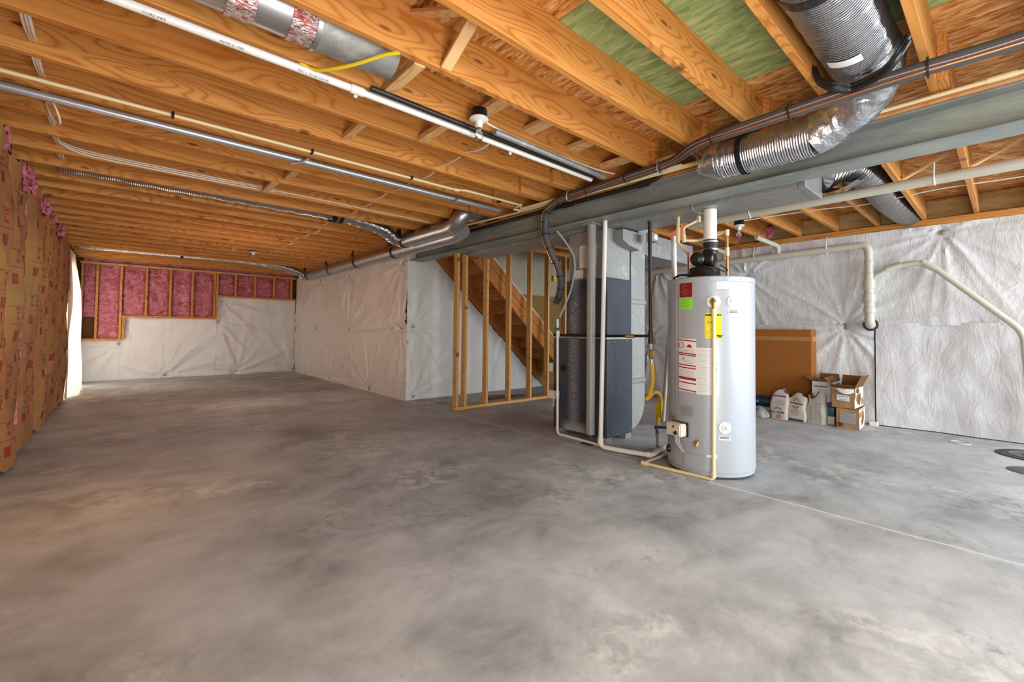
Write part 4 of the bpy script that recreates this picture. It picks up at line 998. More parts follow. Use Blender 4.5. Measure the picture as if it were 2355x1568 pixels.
# relief valve with discharge pipe
o = link('relief_flange', lathe(BM(), [(0, .006), (.046, .005), (.05, -.004)], hp(.076, 1.305), hp(.076, 0)-HC, 28), M['white_plate'], t, True)
o = link('relief_valve', tube(BM(), elbowpath([hp(.076, 1.31, HR), hp(.076, 1.31, HR+.045), hp(.076, 1.25, HR+.045)], .02), .016, 14), M['brass'], t, True)
link('test_lever', bbox(*[c for c in (hp(.0, 1.32, HR+.05).x-.008, hp(.0, 1.32, HR+.05).x+.012, hp(.076, 0, HR+.05).y-.012, hp(.076, 0, HR+.05).y+.014, 1.318, 1.332)], .003), M['galv'], o)
tp = hp(.076, 0, HR+.045)
t2 = thing('relief_pipe', 'cream discharge pipe down the heater front and along floor', 'pipe', (tp.x, tp.y, 0))
link('pipe_run', tube(BM(), elbowpath([(tp.x, tp.y, 1.25), (tp.x-.005, tp.y+.003, .016), (3.185, 1.975, .014), (3.62, 1.985, .014)], .025), .0125, 12), M['cpvc'], t2, True)
link('coupling', cyl(BM(), (tp.x, tp.y, 1.19), (tp.x, tp.y, 1.25), .017), M['cpvc'], t2, True)
link('elbow', cyl(BM(), (tp.x-.005, tp.y+.003, .03), (tp.x-.005, tp.y+.003, .07), .017), M['cpvc'], t2, True)
link('elbow', cyl(BM(), (3.19, 1.94, .014), (3.185, 1.99, .014), .017, seg=14), M['cpvc'], t2, True)
# gas control valve
def hbox(ph, z0, z1, w, d0, d1, bev=.008):
    c = hp(ph, 0); n = (c-HC).normalized(); s = V((-n.y, n.x, 0))
    bm = BM(); P = [HC+n*(HR+d)+s*q for d, q in ((d0, -w/2), (d0, w/2), (d1, w/2), (d1, -w/2))]
    prism(bm, [V((p.x, p.y, z0)) for p in P], (0, 0, z1-z0)); bmesh.ops.bevel(bm, geom=bm.edges[:], offset=bev, segments=2, affect='EDGES'); return bm
g_ = link('gas_valve', hbox(-.69, .29, .385, .14, .012, .085), M['ivory'], t, True)
link('valve_housing', hbox(-.69, .285, .39, .15, .0, .012, .002), M['dark_pipe'], g_)
link('dial', lathe(BM(), [(0, .014), (.012, .012), (.016, 0)], hp(-.62, .315, HR+.085), hp(-.62, 0)-HC, 18), M['black'], g_, True)
link('switch_window', hbox(-.68, .35, .37, .012, .083, .0865, .0005), M['black'], g_)
link('igniter', tube(BM(), [hp(-.83, .395, HR+.03), hp(-.83, .43, HR+.03)], .008, 10), M['black'], g_, True)
link('gas_inlet', tube(BM(), [(3.69, 2.14, .335-.18), hp(-1.3, .30, HR+.10), hp(-.95, .325, HR+.04)], .011, 10), M['dark_pipe'], t, True)
for i in range(4):
    link('burner_tube', tube(BM(), smoothpath([hp(-.73+.035*i, .29, HR+.05), hp(-.70+.03*i, .23, HR+.045), hp(-.63+.022*i, .165, HR+.012)], 6), .0045, 8), M['grey_conduit'] if i != 1 else M['white_plate'], t, True)
link('access_panel', patch(-.60, -.14, .072, .165, HR+.006, 8), M['tank'], t, True)
link('panel_lip', patch(-.62, -.60, .07, .17, HR+.004, 2), M['galv_dull'], t, True)
o = link('drain_flange', lathe(BM(), [(0, .005), (.034, .004), (.036, -.004)], hp(-.215, .255), hp(-.215, 0)-HC, 24), M['tank'], t, True)
link('drain_valve', tube(BM(), smoothpath([hp(-.235, .262, HR), hp(-.24, .265, HR+.03), hp(-.25, .25, HR+.05), hp(-.25, .235, HR+.05)], 4), .012, 12), M['brass'], t, True)
sticker('small_sticker', -.07, .15, .158, .183, M['paper'], [('red_bar', lambda bm: hline(bm, -.06, .02, .179, .003), M['red'])])
link('knob', lathe(BM(), [(0, .02), (.018, .02), (.03, .014), (.032, 0), (.03, -.012)], hp(-1.2, .142), hp(-1.2, 0)-HC, 20), M['black'], t, True)
for ph in (-1.3, -.8, 0, .7, 1.4): link('screw', lathe(BM(), [(0, .004), (.005, .003), (.006, 0)], hp(ph, 1.475, HR+.004), hp(ph, 0)-HC, 8), M['galv'], t, True)
# blower assembly on top
bx, by = HC.x-.02, HC.y-.02
rt = V((cos(TC+pi/2), sin(TC+pi/2), 0)); fw = V((cos(TC), sin(TC), 0))
bc = V((HC.x, HC.y, 0))-rt*.045+fw*.03
link('draft_hood', lathe(BM(), [(0, 1.505), (.135, 1.505), (.128, 1.53), (.12, 1.59), (.10, 1.60), (0, 1.60)], (bc.x, bc.y, 0), (0, 0, 1), 36), M['black'], t, True)
mo = bc-rt*.035+fw*.02
mb = link('blower_motor', lathe(BM(), [(0, .075), (.02, .078), (.035, .072), (.055, .05), (.058, .02), (.05, -.04), (.04, -.07), (0, -.07)], mo+V((0, 0, 1.665)), fw-rt*.25, 26), M['black'], t, True)
link('motor_boss', lathe(BM(), [(0, .09), (.02, .09), (.024, .076)], mo+V((0, 0, 1.665)), fw-rt*.25, 20), M['dark_pipe'], mb, True)
link('fan_scroll', lathe(BM(), [(0, -.035), (.07, -.035), (.08, -.02), (.08, .03), (.07, .042), (0, .042)], bc+V((0, 0, 1.675))+rt*.03, rt, 30), M['black'], t, True)
vp = HC+fw*-.02+rt*.0
vx, vy = 3.60, 1.616
link('outlet_elbow', tube(BM(), smoothpath([bc+rt*.03+V((0, 0, 1.63)), V((vx-.02, vy-.01, 1.65)), V((vx, vy, 1.71)), V((vx, vy, 1.76))], 6), .052, 24), M['black'], t, True)
link('bar_label', bbox(vx-.062, vx-.058, vy-.045, vy-.02, 1.66, 1.73, 0), M['paper'], t)
link('power_cord', tube(BM(), smoothpath([mo+V((0, 0, 1.62)), bc+fw*.12+V((0, 0, 1.60)), bc+fw*.12+rt*.10+V((0, 0, 1.57)), bc+fw*.1+rt*.16+V((0, 0, 1.55)), bc+rt*.17+V((0, 0, 1.58)), bc+rt*.12+V((0, 0, 1.62))], 6), .006, 8), M['rubber'], t, True)
link('side_cord', tube(BM(), smoothpath([bc-rt*.12+fw*.05+V((0, 0, 1.54)), bc-rt*.17+fw*.08+V((0, 0, 1.54)), bc-rt*.21+fw*.12+V((0, 0, 1.515)), bc-rt*.215+fw*.13+V((0, 0, 1.508))], 5), .009, 8), M['black'], t, True)
# vent pipe
t = thing('vent_pipe', 'thick white vent pipe rising from the heater blower to beam', 'pipe', (vx, vy, 1.75))
link('pipe_run', cyl(BM(), (vx, vy, 1.80), (vx, vy, 2.088), .051, seg=32), M['white_pvc'], t, True)
link('rubber_coupling', lathe(BM(), [(.05, 1.735), (.058, 1.74), (.058, 1.80), (.056, 1.835), (.05, 1.84)], (vx, vy, 0), (0, 0, 1), 32), M['rubber'], t, True)
for z in (1.75, 1.815): link('hose_clamp', cyl(BM(), (vx, vy, z), (vx, vy, z+.014), .0605, seg=32), M['steel_pipe'], t, True)
# water piping above the heater
pipe('hot_water_pipe', 'cream and copper pipe rising from the right heater top', 'pipe', [(3.77, 1.55, 1.50), (3.77, 1.55, 1.925), (3.73, 1.62, 1.925)], .011, M['copper'], .02, [((3.77, 1.55, 1.505), (3.77, 1.55, 1.54)), ((3.77, 1.55, 1.72), (3.77, 1.55, 1.79)), ((3.77, 1.55, 1.89), (3.77, 1.55, 1.94))], 1.5, M['cpvc'])
pipe('supply_pipe', 'cream plastic elbow pipes between the vent and tall white conduit', 'pipe', [(3.70, 1.76, 2.088), (3.70, 1.76, 2.05), (3.63, 1.86, 1.99), (3.635, 1.86, 1.875), (3.72, 1.78, 1.875), (3.77, 1.56, 1.925)], .012, M['cpvc'], .02, [((3.635, 1.86, 1.86), (3.633, 1.86, 1.93)), ((3.70, 1.76, 2.03), (3.70, 1.76, 2.085))], 1.4)
pipe('supply_pipe', 'straight cream pipe dropping from beam left of the vent', 'pipe', [(3.615, 1.90, 2.088), (3.60, 1.90, 1.86), (3.62, 1.85, 1.80), (3.60, 1.80, 1.74)], .013, M['cpvc'], .02, [((3.607, 1.90, 1.86), (3.612, 1.90, 1.99))], 1.4)
pipe('copper_pipe', 'short copper pipe into the blower left side', 'pipe', [(3.60, 1.80, 1.76), (3.60, 1.80, 1.60)], .011, M['copper'])
t = pipe('white_post_pipe', 'white square-looking pipe with orange tag left of the heater top', 'pipe', [(3.775, 2.02, 1.40), (3.755, 2.02, 1.955)], .023, M['white_pvc'])
link('orange_tag', prism(BM(), [(3.72, 2.04, 1.94), (3.72, 2.04, 1.975), (3.83, 1.97, 2.06), (3.83, 1.97, 1.965)], (.004, .003, 0)), M['orange_tag'], t)
pipe('floor_pipe', 'grey plastic pipe leaning behind the left heater edge', 'pipe', [(3.83, 2.17, .24), (3.9, 2.12, 1.35)], .02, M['drain_pvc'])

# ------------------------------------------------------------------ right side drains
t = pipe('drain_pipe', 'long off-white plastic pipe slung beneath joists at right', 'pipe', [(4.50, -1.0, 2.25), (4.62, 2.30, 2.25)], .040, M['drain_pvc'], seg=20, fit=[((4.605, 2.0, 2.25), (4.615, 2.1, 2.25))], fr=1.15)
for y in (.35, 1.66):
    link('pipe_hanger', tube(BM(), [(4.51+.036*y, y, 2.37), (4.515+.036*y-.045, y, 2.25), (4.515+.036*y, y, 2.203), (4.515+.036*y+.045, y, 2.25)], .006, 6), M['white_pvc'], t, True)
t = thing('drain_stack', 'off-white plastic drain line on right wall with vertical stack', 'pipe', (6.66, 1.1, 1.2))
RX = 6.625
link('horizontal_run', tube(BM(), elbowpath([(RX, 4.6, 2.07), (RX, 1.09, 2.145), (RX, 1.085, 1.95)], .09, 6), .042, 20), M['drain_pvc'], t, True)
link('stack', lathe(BM(), [(.042, 1.96), (.046, 1.95), (.046, 1.90), (.042, 1.895), (.042, 1.80), (.050, 1.795), (.050, 1.72), (.058, 1.715), (.058, 1.62), (.050, 1.615), (.050, 1.56), (.060, 1.555), (.060, 1.46), (.050, 1.455), (.050, 1.40), (.058, 1.395), (.058, 1.33), (.047, 1.325), (.047, 1.27)], (RX, 1.085, 0), (0, 0, 1), 28), M['drain_pvc'], t, True)
link('bottom_elbow', tube(BM(), smoothpath([(RX, 1.085, 1.28), (RX, 1.085, 1.22), (RX+.04, 1.085, 1.19), (RX+.09, 1.085, 1.19)], 5), .05, 24), M['drain_pvc'], t, True)
link('wall_collar', lathe(BM(), [(0, 0), (.075, 0), (.07, .01), (.05, .012)], (RX+.055, 1.085, 1.19), (-1, 0, 0), 24), M['iron'], t, True)
link('branch_run', tube(BM(), elbowpath([(RX, 1.06, 1.74), (RX, .86, 1.865), (RX, .59, 1.885), (RX, -.10, 1.12), (RX, -.16, .05)], .10, 6), .03, 18), M['drain_pvc'], t, True)
for a, b in (((RX, .62, 1.885), (RX, .52, 1.80)), ((RX, .93, 1.83), (RX, .80, 1.875))): link('coupling', cyl(BM(), a, b, .036, seg=18), M['drain_pvc'], t, True)
for y in (2.35, 1.5): link('pipe_hanger', tube(BM(), [(RX, y, 2.30), (RX-.048, y, 2.16), (RX, y, 2.075)], .006, 6), M['white_pvc'], t, True)
for y in (2.05, 2.75): link('vent_riser', tube(BM(), elbowpath([(RX, y, 2.14), (RX, y, 2.26), (RX-.45, y+.12, 2.33)], .06), .03, 16), M['drain_pvc'], t, True)
tag(link('right_cable', tube(BM(), smoothpath([(5.6, -.9, 2.42), (5.55, -.1, 2.40), (5.5, .4, 2.40), (5.55, .9, 2.38), (5.5, 1.3, 2.395), (5.4, 1.75, 2.385), (5.28, 2.0, 2.36)], 8), .006, 6), M['white_cable'], smooth=True), 'white cable strung through joists right of beam to bulb', 'cable')

# ------------------------------------------------------------------ boxes, bags against right wall
t = thing('cardboard_box', 'large flat brown cardboard box leaning on the right wall behind heater', 'box', (6.6, 2.3, 0))
bm = bbox(6.50, 6.70, 1.64, 3.05, .01, 1.125, .012, 2); link('box_body', bm, M['card'], t)
link('packing_tape', box(BM(), 6.4975, 6.4992, 1.655, 3.04, .98, 1.035), M['tape'], t)
link('packing_tape', box(BM(), 6.52, 6.69, 1.6375, 1.6392, .98, 1.035), M['tape'], t)
bm = BM()
put_text(bm, '40 LB', .05, lambda u, v: V((6.60-v, 1.638, .78+u))); link('lettering', bm, M['card_in'], t)

def rotpt(cx, cy, a):
    return lambda x, y, z: V((cx+x*cos(a)-y*sin(a), cy+x*sin(a)+y*cos(a), z))
def carton(name, label, cx, cy, a, w, d, z0, h, mat, inner, flaps, patches=(), crush=0.):
    """open carton; local -x faces the room; flaps: (side, length, angle)"""
    t = thing(name, label, 'box', (cx, cy, z0)); R = rotpt(cx, cy, a); th = .006
    bm = BM()
    def q(x0, x1, y0, y1, za, zb): box(bm, x0, x1, y0, y1, za, zb)
    q(-w/2, w/2, -d/2, d/2, z0, z0+th); q(-w/2, -w/2+th, -d/2, d/2, z0, z0+h); q(w/2-th, w/2, -d/2, d/2, z0, z0+h)
    q(-w/2, w/2, -d/2, -d/2+th, z0, z0+h); q(-w/2, w/2, d/2-th, d/2, z0, z0+h)
    bmesh.ops.subdivide_edges(bm, edges=bm.edges[:], cuts=4, use_grid_fill=True)
    for v in bm.verts:
        p = R(*v.co); k = noise.noise_vector(p*9)*crush; v.co = p+V((k.x, k.y, k.z*.4*(v.co.z > z0+.03)))
    link('box_body', bm, mat, t)
    for side, L, ang in flaps:
        bm = BM(); c, s = cos(ang), sin(ang)
        if side in 'WE':
            sg = -1 if side == 'W' else 1; x0 = sg*w/2
            poly = [R(x0, -d/2+.004, z0+h), R(x0, d/2-.004, z0+h), R(x0+sg*L*c, d/2-.012, z0+h+L*s), R(x0+sg*L*c, -d/2+.012, z0+h+L*s)]
        else:
            sg = -1 if side == 'S' else 1; y0 = sg*d/2
            poly = [R(-w/2+.004, y0, z0+h), R(w/2-.004, y0, z0+h), R(w/2-.012, y0+sg*L*c, z0+h+L*s), R(-w/2+.012, y0+sg*L*c, z0+h+L*s)]
        prism(bm, poly, (0, 0, .004)); link('flap', bm, inner, t)
    return t, R
# upper torn carton on a lower carton
t, R = carton('carton', 'crushed tan carton on the floor beneath the torn open one', 6.40, 1.235, .05, .42, .21, 0, .225, M['card_tan'], M['card_in'], [('W', .19, -.02+pi), ('E', .19, pi)], crush=.008)
bm = BM(); grid(bm, 6, 6, lambda u, v: R(-.215-.004*noise.noise(V((u*9, v*9, 0))), -.08+.15*u, .06+.12*v)); link('plastic_film', bm, M['film'], t, True)
bm = BM(); prism(bm, [R(-.216, .045, .02), R(-.216, .085, .02), R(-.216, .085, .065), R(-.216, .045, .065)], (-.001, 0, 0)); link('stamp', bm, M['dark_red'], t)
bm = BM(); prism(bm, [R(-.208, -.1056, .003), R(.208, -.1056, .003), R(.208, -.1056, .222), R(-.208, -.1056, .222)], (0, -.0006, 0)); link('printed_side', bm, M['paper'], t)
bm = BM(); prism(bm, [R(x, -.1068, z) for x, z in ((-.05, .03), (.05, .05), (.12, .11), (.10, .18), (.02, .19), (-.0, .12), (-.08, .09))], (0, -.001, 0)); link('torn_patch', bm, M['card_in'], t)
t, R = carton('carton', 'torn tan carton with open flaps and white label, top of stack', 6.38, 1.26, -.02, .40, .215, .232, .23, M['card_tan'], M['card_in'], [('W', .10, .35), ('E', .12, 1.2), ('S', .15, 1.15), ('N', .12, .9)], crush=.010)
bm = BM(); prism(bm, [R(-.2085, y, z) for y, z in ((-.065, .31), (.055, .32), (.055, .385), (-.065, .375))], (-.0012, 0, 0)); q = link('shipping_label', bm, M['paper'], t)
bm = BM()
for i in range(2): put_text(bm, ['KERABOND 425', '60050 1/20'][i], .014, lambda u, v, i=i: R(-.2105, -.004-u, .362-.035*i+v))
link('lettering', bm, M['ink'], q)
bm = BM(); prism(bm, [R(-.198, -.1082, .236), R(.198, -.1082, .236), R(.198, -.1082, .46), R(-.198, -.1082, .46)], (0, -.0008, 0)); link('printed_side', bm, M['paper'], t)
bm = BM(); prism(bm, [R(x, -.1125, z) for x, z in ((-.08, .28), (.02, .26), (.06, .33), (.05, .40), (-.01, .37), (-.07, .38))], (0, -.001, 0)); link('torn_patch', bm, M['card_in'], t)
bm = BM(); prism(bm, [R(x, -.1125, z) for x, z in ((-.13, .41), (-.03, .40), (0, .44), (-.05, .455), (-.12, .455))], (0, -.001, 0)); link('torn_patch', bm, M['card_in'], t)
bm = BM(); grid(bm, 10, 5, lambda u, v: R(-.22-.02*sin(pi*u), -.11+.22*u, .455-.06*v*sin(pi*min(1, u+.2))+.01*noise.noise(V((u*6, v*4, 2))))); link('plastic_film', bm, M['paper'], t, True)
# white printed carton behind, on a teal bag
t, R = carton('carton', 'open white printed carton with purple band behind the paper bags', 6.46, 1.485, 0., .30, .22, .215, .285, M['paper'], M['card_in'], [('N', .09, .55), ('E', .08, 1.35), ('W', .02, 1.3)], crush=.003)
bm = BM(); prism(bm, [R(-.1535, y, z) for y, z in ((-.108, .218), (.108, .218), (.108, .262), (-.108, .262))], (-.001, 0, 0)); link('purple_band', bm, M['purple'], t)
bm = BM(); put_text(bm, 'POLYBLEND', .026, lambda u, v: R(-.1545, .02-u, .44+v), bold=.0006); link('lettering', bm, M['ink'], t)
bm = BM()
for i in range(4): prism(bm, [R(-.154, y, z) for y, z in ((.06, .40-.03*i), (-.07, .40-.03*i), (-.07, .402-.03*i), (.06, .402-.03*i))], (-.0005, 0, 0))
link('fine_print', bm, M['grey_ink'], t)
t = thing('tile_pack', 'teal and white film wrapped pack under the white carton', 'pack', (6.45, 1.44, 0))
bm = bbox(6.30, 6.60, 1.37, 1.60, .10, .21, .012, 2); link('teal_half', bm, M['teal'], t, True)
bm = bbox(6.31, 6.60, 1.37, 1.60, 0, .099, .010, 2); link('white_half', bm, M['paper'], t, True)

def bag(name, label, cx, cy, a, w, h, dp, lean, mat, seed, band=None, top='torn'):
    """filled paper bag; local -x faces the room, y across"""
    t = thing(name, label, 'bag', (cx, cy, 0)); R = rotpt(cx, cy, a); bm = BM(); ns, nr = 40, 26
    rings = []
    for j in range(nr+1):
        v = j/nr; z = h*v
        wd = w/2*(1-.05*sin(pi*v*2.2+seed)*(v > .1)-.04*v); d_ = dp/2*(1-.55*max(0, v-.55)/.45*1.) * (1-.0*v)
        ring = []
        for k in range(ns):
            th = 2*pi*k/ns; cx_, sy = cos(th), sin(th); e = .45
            x = d_*math.copysign(abs(cx_)**e, cx_); y = wd*math.copysign(abs(sy)**e, sy)
            zz = z
            if j == 0: x *= .96; y *= .96
            if v > .82:
                zz += (v-.82)/.18*(.035*sin(y*34+seed*2)+.03*noise.noise(V((y*11, seed, x*9))))
                if top == 'torn' and y < 0: zz += .02*(v-.82)/.18
            nv = noise.noise_vector(V((x*9, y*9+seed*7, z*9)))
            x += nv.x*.012*(v > 0)+lean*z; y += nv.y*.010*(v > 0)
            ring.append(bm.verts.new(R(x, y, max(0, zz))))
        rings.append(ring)
    for A, B in zip(rings, rings[1:]):
        for k in range(ns): bm.faces.new((A[k], A[(k+1) % ns], B[(k+1) % ns], B[k]))
    bm.faces.new(rings[0][::-1])
    bvh = BVHTree.FromBMesh(bm)
    body = link('bag_body', bm, mat, t, True, edge=60)
    # inner brown lip
    def onto(y, z, off=.0035):
        o = R(-.6, y, z); d = (R(1, y, z)-o).normalized(); hit = bvh.ray_cast(o, d)
        return (hit[0] if hit[0] else R(-dp/2, y, z))-d*off
    bm = BM(); lipz = h*.93
    grid(bm, 20, 3, lambda u, v: R(lean*h-.01+.015*v, w*.40*(u-.5)*1.7, h*.86+(h*.21+.03*sin(u*11+seed*2))*v))
    link('torn_lip', bm, M['card_in'], t, True)
    return t, R, onto
def onto_text(onto, y0, z0, ang=0): return lambda u, v: onto(y0-(u*cos(ang)-v*sin(ang)), z0+u*sin(ang)+v*cos(ang))
def onto_rect(onto, y0, y1, z0, z1, off=.0025):
    bm = BM(); grid(bm, 14, 5, lambda u, v: onto(y0+(y1-y0)*u, z0+(z1-z0)*v, off)); return bm
def rays(onto, y0, z0, r0, r1, a0, a1, n):
    bm = BM()
    for i in range(n):
        a = a0+(a1-a0)*i/(n-1); w = .0022
        P = [(y0-r*cos(a)+s*w*sin(a), z0+r*sin(a)+s*w*cos(a)) for r, s in ((r0, -1), (r1, -1), (r1, 1), (r0, 1))]
        bm.faces.new([bm.verts.new(onto(*p)) for p in P])
    return bm
# bag 1 (left), bag 2 (middle), bag 3 (right)
t, R, on = bag('grout_bag', 'white paper grout bag, leftmost, with a mauve stripe near top', 6.25, 1.925, -.12, .20, .33, .13, .02, M['bag_paper'], 1)
link('stripe', onto_rect(on, -.085, .085, .275, .295), M['mauve_ink'], t)
bm = BM(); put_text(bm, 'POLYBLEND', .028, onto_text(on, .0, .085), bold=.0008); link('lettering', bm, M['ink'], t)
link('sun_rays', rays(on, -.0, .11, .02, .05, .2, pi-.2, 11), M['grey_ink'], t); link('sun_disc', rays(on, -.01, .035, .005, .03, 0, pi*1.9, 22), M['pink_ink'], t)
bm = BM()
for i, ww in enumerate((.05, .06, .08, .07)): 
    for f_ in (onto_rect(on, -ww, ww*.6, .235-.018*i, .239-.018*i, .003),):
        me_ = bpy.data.meshes.new('x'); f_.to_mesh(me_); bm.from_mesh(me_); f_.free(); bpy.data.meshes.remove(me_)
link('fine_print', bm, M['grey_ink'], t)
t, R, on = bag('grout_bag', 'white paper grout bag in the middle with salmon rays and purple base', 6.26, 1.735, -.16, .20, .31, .12, .05, M['bag_paper'], 4)
link('stripe', onto_rect(on, -.09, .09, .004, .03), M['purple'], t)
bm = BM(); put_text(bm, 'POLYBLEND', .028, onto_text(on, .0, .215, -.06), bold=.0008); link('lettering', bm, M['ink'], t)
link('sun_rays', rays(on, .0, .235, .02, .05, .2, pi-.2, 12), M['pink_ink'], t); link('lower_rays', rays(on, 0, .195, .02, .045, pi+.3, 2*pi-.3, 11), M['mauve_ink'], t)
bm = BM()
for i, ww in enumerate((.03, .07, .06, .06, .05, .04)):
    f_ = onto_rect(on, -ww*.6, ww, .14-.014*i, .144-.014*i, .003); me_ = bpy.data.meshes.new('x'); f_.to_mesh(me_); bm.from_mesh(me_); f_.free(); bpy.data.meshes.remove(me_)
link('fine_print', bm, M['grey_ink'], t)
t, R, on = bag('grout_bag', 'greyish paper bag, rightmost, its back covered in small diagrams', 6.27, 1.535, -.14, .20, .32, .12, .03, M['bag_paper2'], 8)
bm = BM()
for i in range(7):
    for y0 in (-.01, -.05):
        f_ = onto_rect(on, y0-.014, y0+.012, .03+.034*i, .033+.034*i, .003); me_ = bpy.data.meshes.new('x'); f_.to_mesh(me_); bm.from_mesh(me_); f_.free()
        f_ = onto_rect(on, y0-.002, y0+.001, .03+.034*i, .055+.034*i, .003); f_.to_mesh(me_); bm.from_mesh(me_); f_.free(); bpy.data.meshes.remove(me_)
link('diagram', bm, M['grey_ink'], t)
bm = BM()
for i in range(16):
    f_ = onto_rect(on, .022, .068, .04+.011*i, .0425+.011*i, .003); me_ = bpy.data.meshes.new('x'); f_.to_mesh(me_); bm.from_mesh(me_); f_.free(); bpy.data.meshes.remove(me_)
link('fine_print', bm, M['grey_ink'], t)
# roll and long carton behind the bags
t = thing('underlay_roll', 'dark teal wrapped roll lying in front of the big box', 'roll', (6.37, 2.4, .12))
link('roll_body', lathe(BM(), [(0, 0), (.062, 0), (.066, .006), (.066, 1.04), (.062, 1.046), (0, 1.046)], (6.40, 1.97, .178), (0, 1, 0), 30), M['navy'], t, True)
bm = BM(); put_text(bm, 'original', .045, lambda u, v: V((6.40-.068*cos(v/.068), 2.27-u, .178+.068*sin(v/.068)))); link('lettering', bm, M['paper'], t)
t = thing('long_carton', 'low white carton on the floor beneath the teal roll', 'box', (6.38, 2.4, 0))
link('box_body', bbox(6.31, 6.47, 1.97, 3.0, 0, .108, .003), M['paper'], t)
bm = BM(); put_text(bm, 'Trim', .05, lambda u, v: V((6.308, 2.27-u, .06+v))); link('lettering', bm, M['ink'], t)
bm = BM(); lathe(bm, [(0, 0), (.09, .005), (.10, .05), (.07, .10), (.02, .13), (0, .12)], (6.22, 2.13, 0), (0, 0, 1), 22)
for v in bm.verts: v.co += noise.noise_vector(v.co*16)*.035; v.co.z = max(v.co.z, .001)
tag(link('plastic_bag', bm, M['film'], smooth=True), 'crumpled clear plastic bag on the floor beside the leftmost paper bag', 'bag')
# little white corner strip and bits on the floor
tag(link('trim_scrap', bbox(6.60, 6.67, 1.02, 1.10, 0, .05, .006), M['white_plate']), 'small white plastic scrap on the floor beside the crushed carton', 'scrap')
bm = BM(); tube(bm, [V((6.30+.07*cos(a), .33+.07*sin(a), .004)) for a in [i*pi/12 for i in range(24)]], .0035, 6, closed=True)
tag(link('plastic_ring', bm, M['white_plate'], smooth=True), 'thin white plastic ring lying on the floor near right wall', 'ring')
t = thing('floor_drain_cover', 'round dark iron cover with rings in floor, nearer right wall', 'cover', (6.12, -.17, 0))
link('rim', lathe(BM(), [(.21, 0), (.27, 0), (.27, .004), (.265, .007), (.22, .007), (.21, .004)], (6.12, -.17, 0), (0, 0, 1), 40), M['iron'], t, True)
link('cover_disc', lathe(BM(), [(0, .006), (.08, .006), (.085, .011), (.10, .011), (.105, .006), (.17, .006), (.175, .011), (.19, .011), (.195, .005), (.209, .005)], (6.12, -.17, 0), (0, 0, 1), 40), M['lid'], t, True)
tag(link('cleanout_cover', lathe(BM(), [(0, .006), (.15, .006), (.157, .003), (.158, 0)], (5.42, -.13, 0), (0, 0, 1), 36), M['lid'], smooth=True), 'small plain grey round cover in the floor, nearer the camera', 'cover')
for i, (x, y) in enumerate(((.55, 1.25), (.80, 1.02), (1.32, .62))):
    bm = lathe(BM(), [(0, 0), (.006, .001), (.005, .004), (0, .005)], (x, y, 0), (0, 0, 1), 7)
    for v in bm.verts: v.co += noise.noise_vector(v.co*90)*.003; v.co.z = max(0, v.co.z)
    tag(link('debris_crumb', bm, M['paper']), 'tiny white crumb on the concrete floor, %s from the left' % ORD[i], 'crumb', 'white crumbs on the floor')
t = thing('stair_foot_board', 'thin dark board lying on the floor behind the studs', 'board', (4.6, 5.3, 0))
board('plank', (4.25, 5.35, .012), (5.0, 5.30, .012), .09, .02, M['dark_wood'], t); board('plank', (4.3, 5.5, .03), (4.9, 5.25, .03), .05, .015, M['dark_wood'], t)

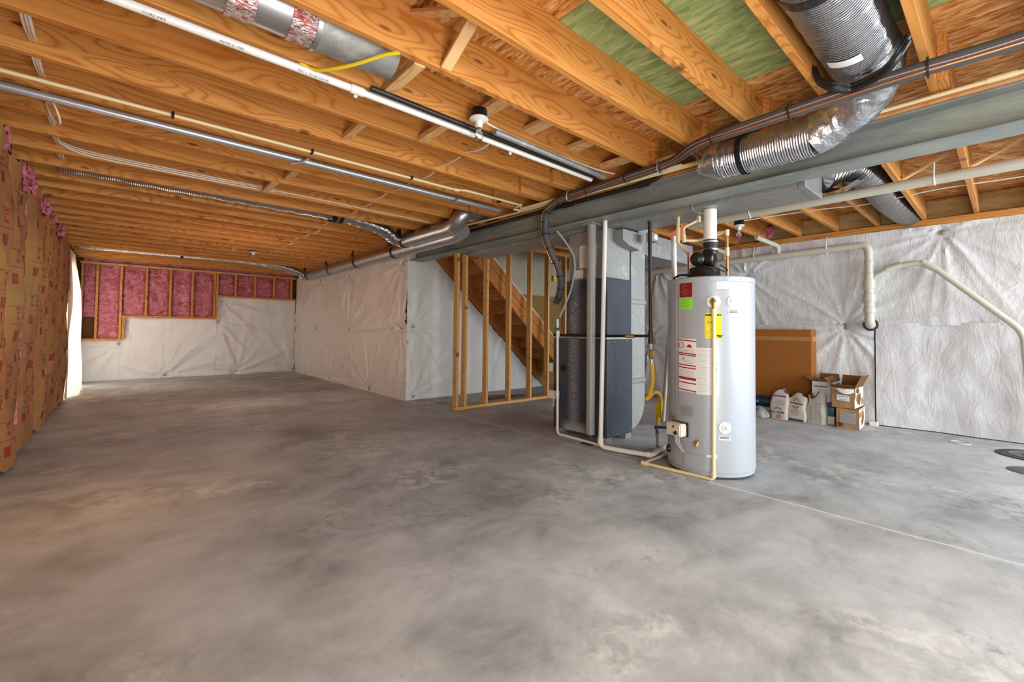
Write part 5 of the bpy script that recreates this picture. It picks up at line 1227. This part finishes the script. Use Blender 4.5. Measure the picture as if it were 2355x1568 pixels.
# ------------------------------------------------------------------ camera
cd = bpy.data.cameras.new('camera'); cam = bpy.data.objects.new('camera', cd); COL.objects.link(cam)
Rv, Uv, Fv = V((.74887491, -.66262527, .01068244)), V((-.02740166, -.0148548, .99951412)), V((.66214463, .74880377, .02928142))
cam.matrix_world = Matrix.Translation((0, 0, 1.08)) @ Matrix((Rv, Uv, -Fv)).transposed().to_4x4()
cd.sensor_width = 36; cd.sensor_fit = 'HORIZONTAL'; cd.lens = 1008.8374/2355*36
cd.shift_x = 0; cd.shift_y = -(784-729.4387)/2355
cd.clip_start = .02; cd.clip_end = 100
SC.camera = cam

# ------------------------------------------------------------------ light
w = bpy.data.worlds.new('world'); SC.world = w; w.use_nodes = True
w.node_tree.nodes['Background'].inputs[0].default_value = (.86, .93, 1, 1); w.node_tree.nodes['Background'].inputs[1].default_value = 1.3
def area(name, loc, target, sx, sy, power, col):
    l = bpy.data.lights.new(name, 'AREA'); l.shape = 'RECTANGLE'; l.size = sx; l.size_y = sy; l.energy = power; l.color = col
    o = bpy.data.objects.new(name, l); COL.objects.link(o); o.location = loc
    o.rotation_euler = (V(target)-V(loc)).to_track_quat('-Z', 'Y').to_euler(); return o
area('window_daylight', (5.2, -4.6, 1.7), (3.2, 4, 1.1), 6.5, 2.4, 520, (.88, .94, 1))
area('doorway_daylight', (-.9, 10.2, 1.2), (3, 9.6, .9), 1.7, 1.9, 70, (1, .93, .84))
def point(name, loc, power, col, r=.15):
    l = bpy.data.lights.new(name, 'POINT'); l.energy = power; l.color = col; l.shadow_soft_size = r
    o = bpy.data.objects.new(name, l); COL.objects.link(o); o.location = loc; return o
point('front_floor_fill', (1.0, -.6, 1.75), 44, (.93, .97, 1), .4)  # added fill behind the camera, brightens the near floor
point('warm_floor_fill', (-.05, 3.6, .8), 10, (1, .55, .25), .4)  # added warm fill by the left wall, tints the floor brown
area('ceiling_fill', (.6, -.7, .5), (1.8, 2.6, 2.5), 1.2, 1.2, 66, (1, .93, .84))  # added fill aimed upward to brighten the joists
point('far_room_fill', (1.2, 6.9, 1.4), 24, (1, .74, .6), .3)  # added fill for the far part of the room, tinted brown-pink

SC.view_settings.view_transform = 'Standard'; SC.view_settings.look = 'None'; SC.view_settings.exposure = .12; SC.view_settings.gamma = 1
SC.cycles.max_bounces = 6; SC.cycles.diffuse_bounces = 3; SC.cycles.glossy_bounces = 2; SC.cycles.transmission_bounces = 4
SC.cycles.caustics_reflective = False; SC.cycles.caustics_refractive = False
SC.cycles.use_adaptive_sampling = True; SC.cycles.adaptive_threshold = .07; SC.cycles.adaptive_min_samples = 16
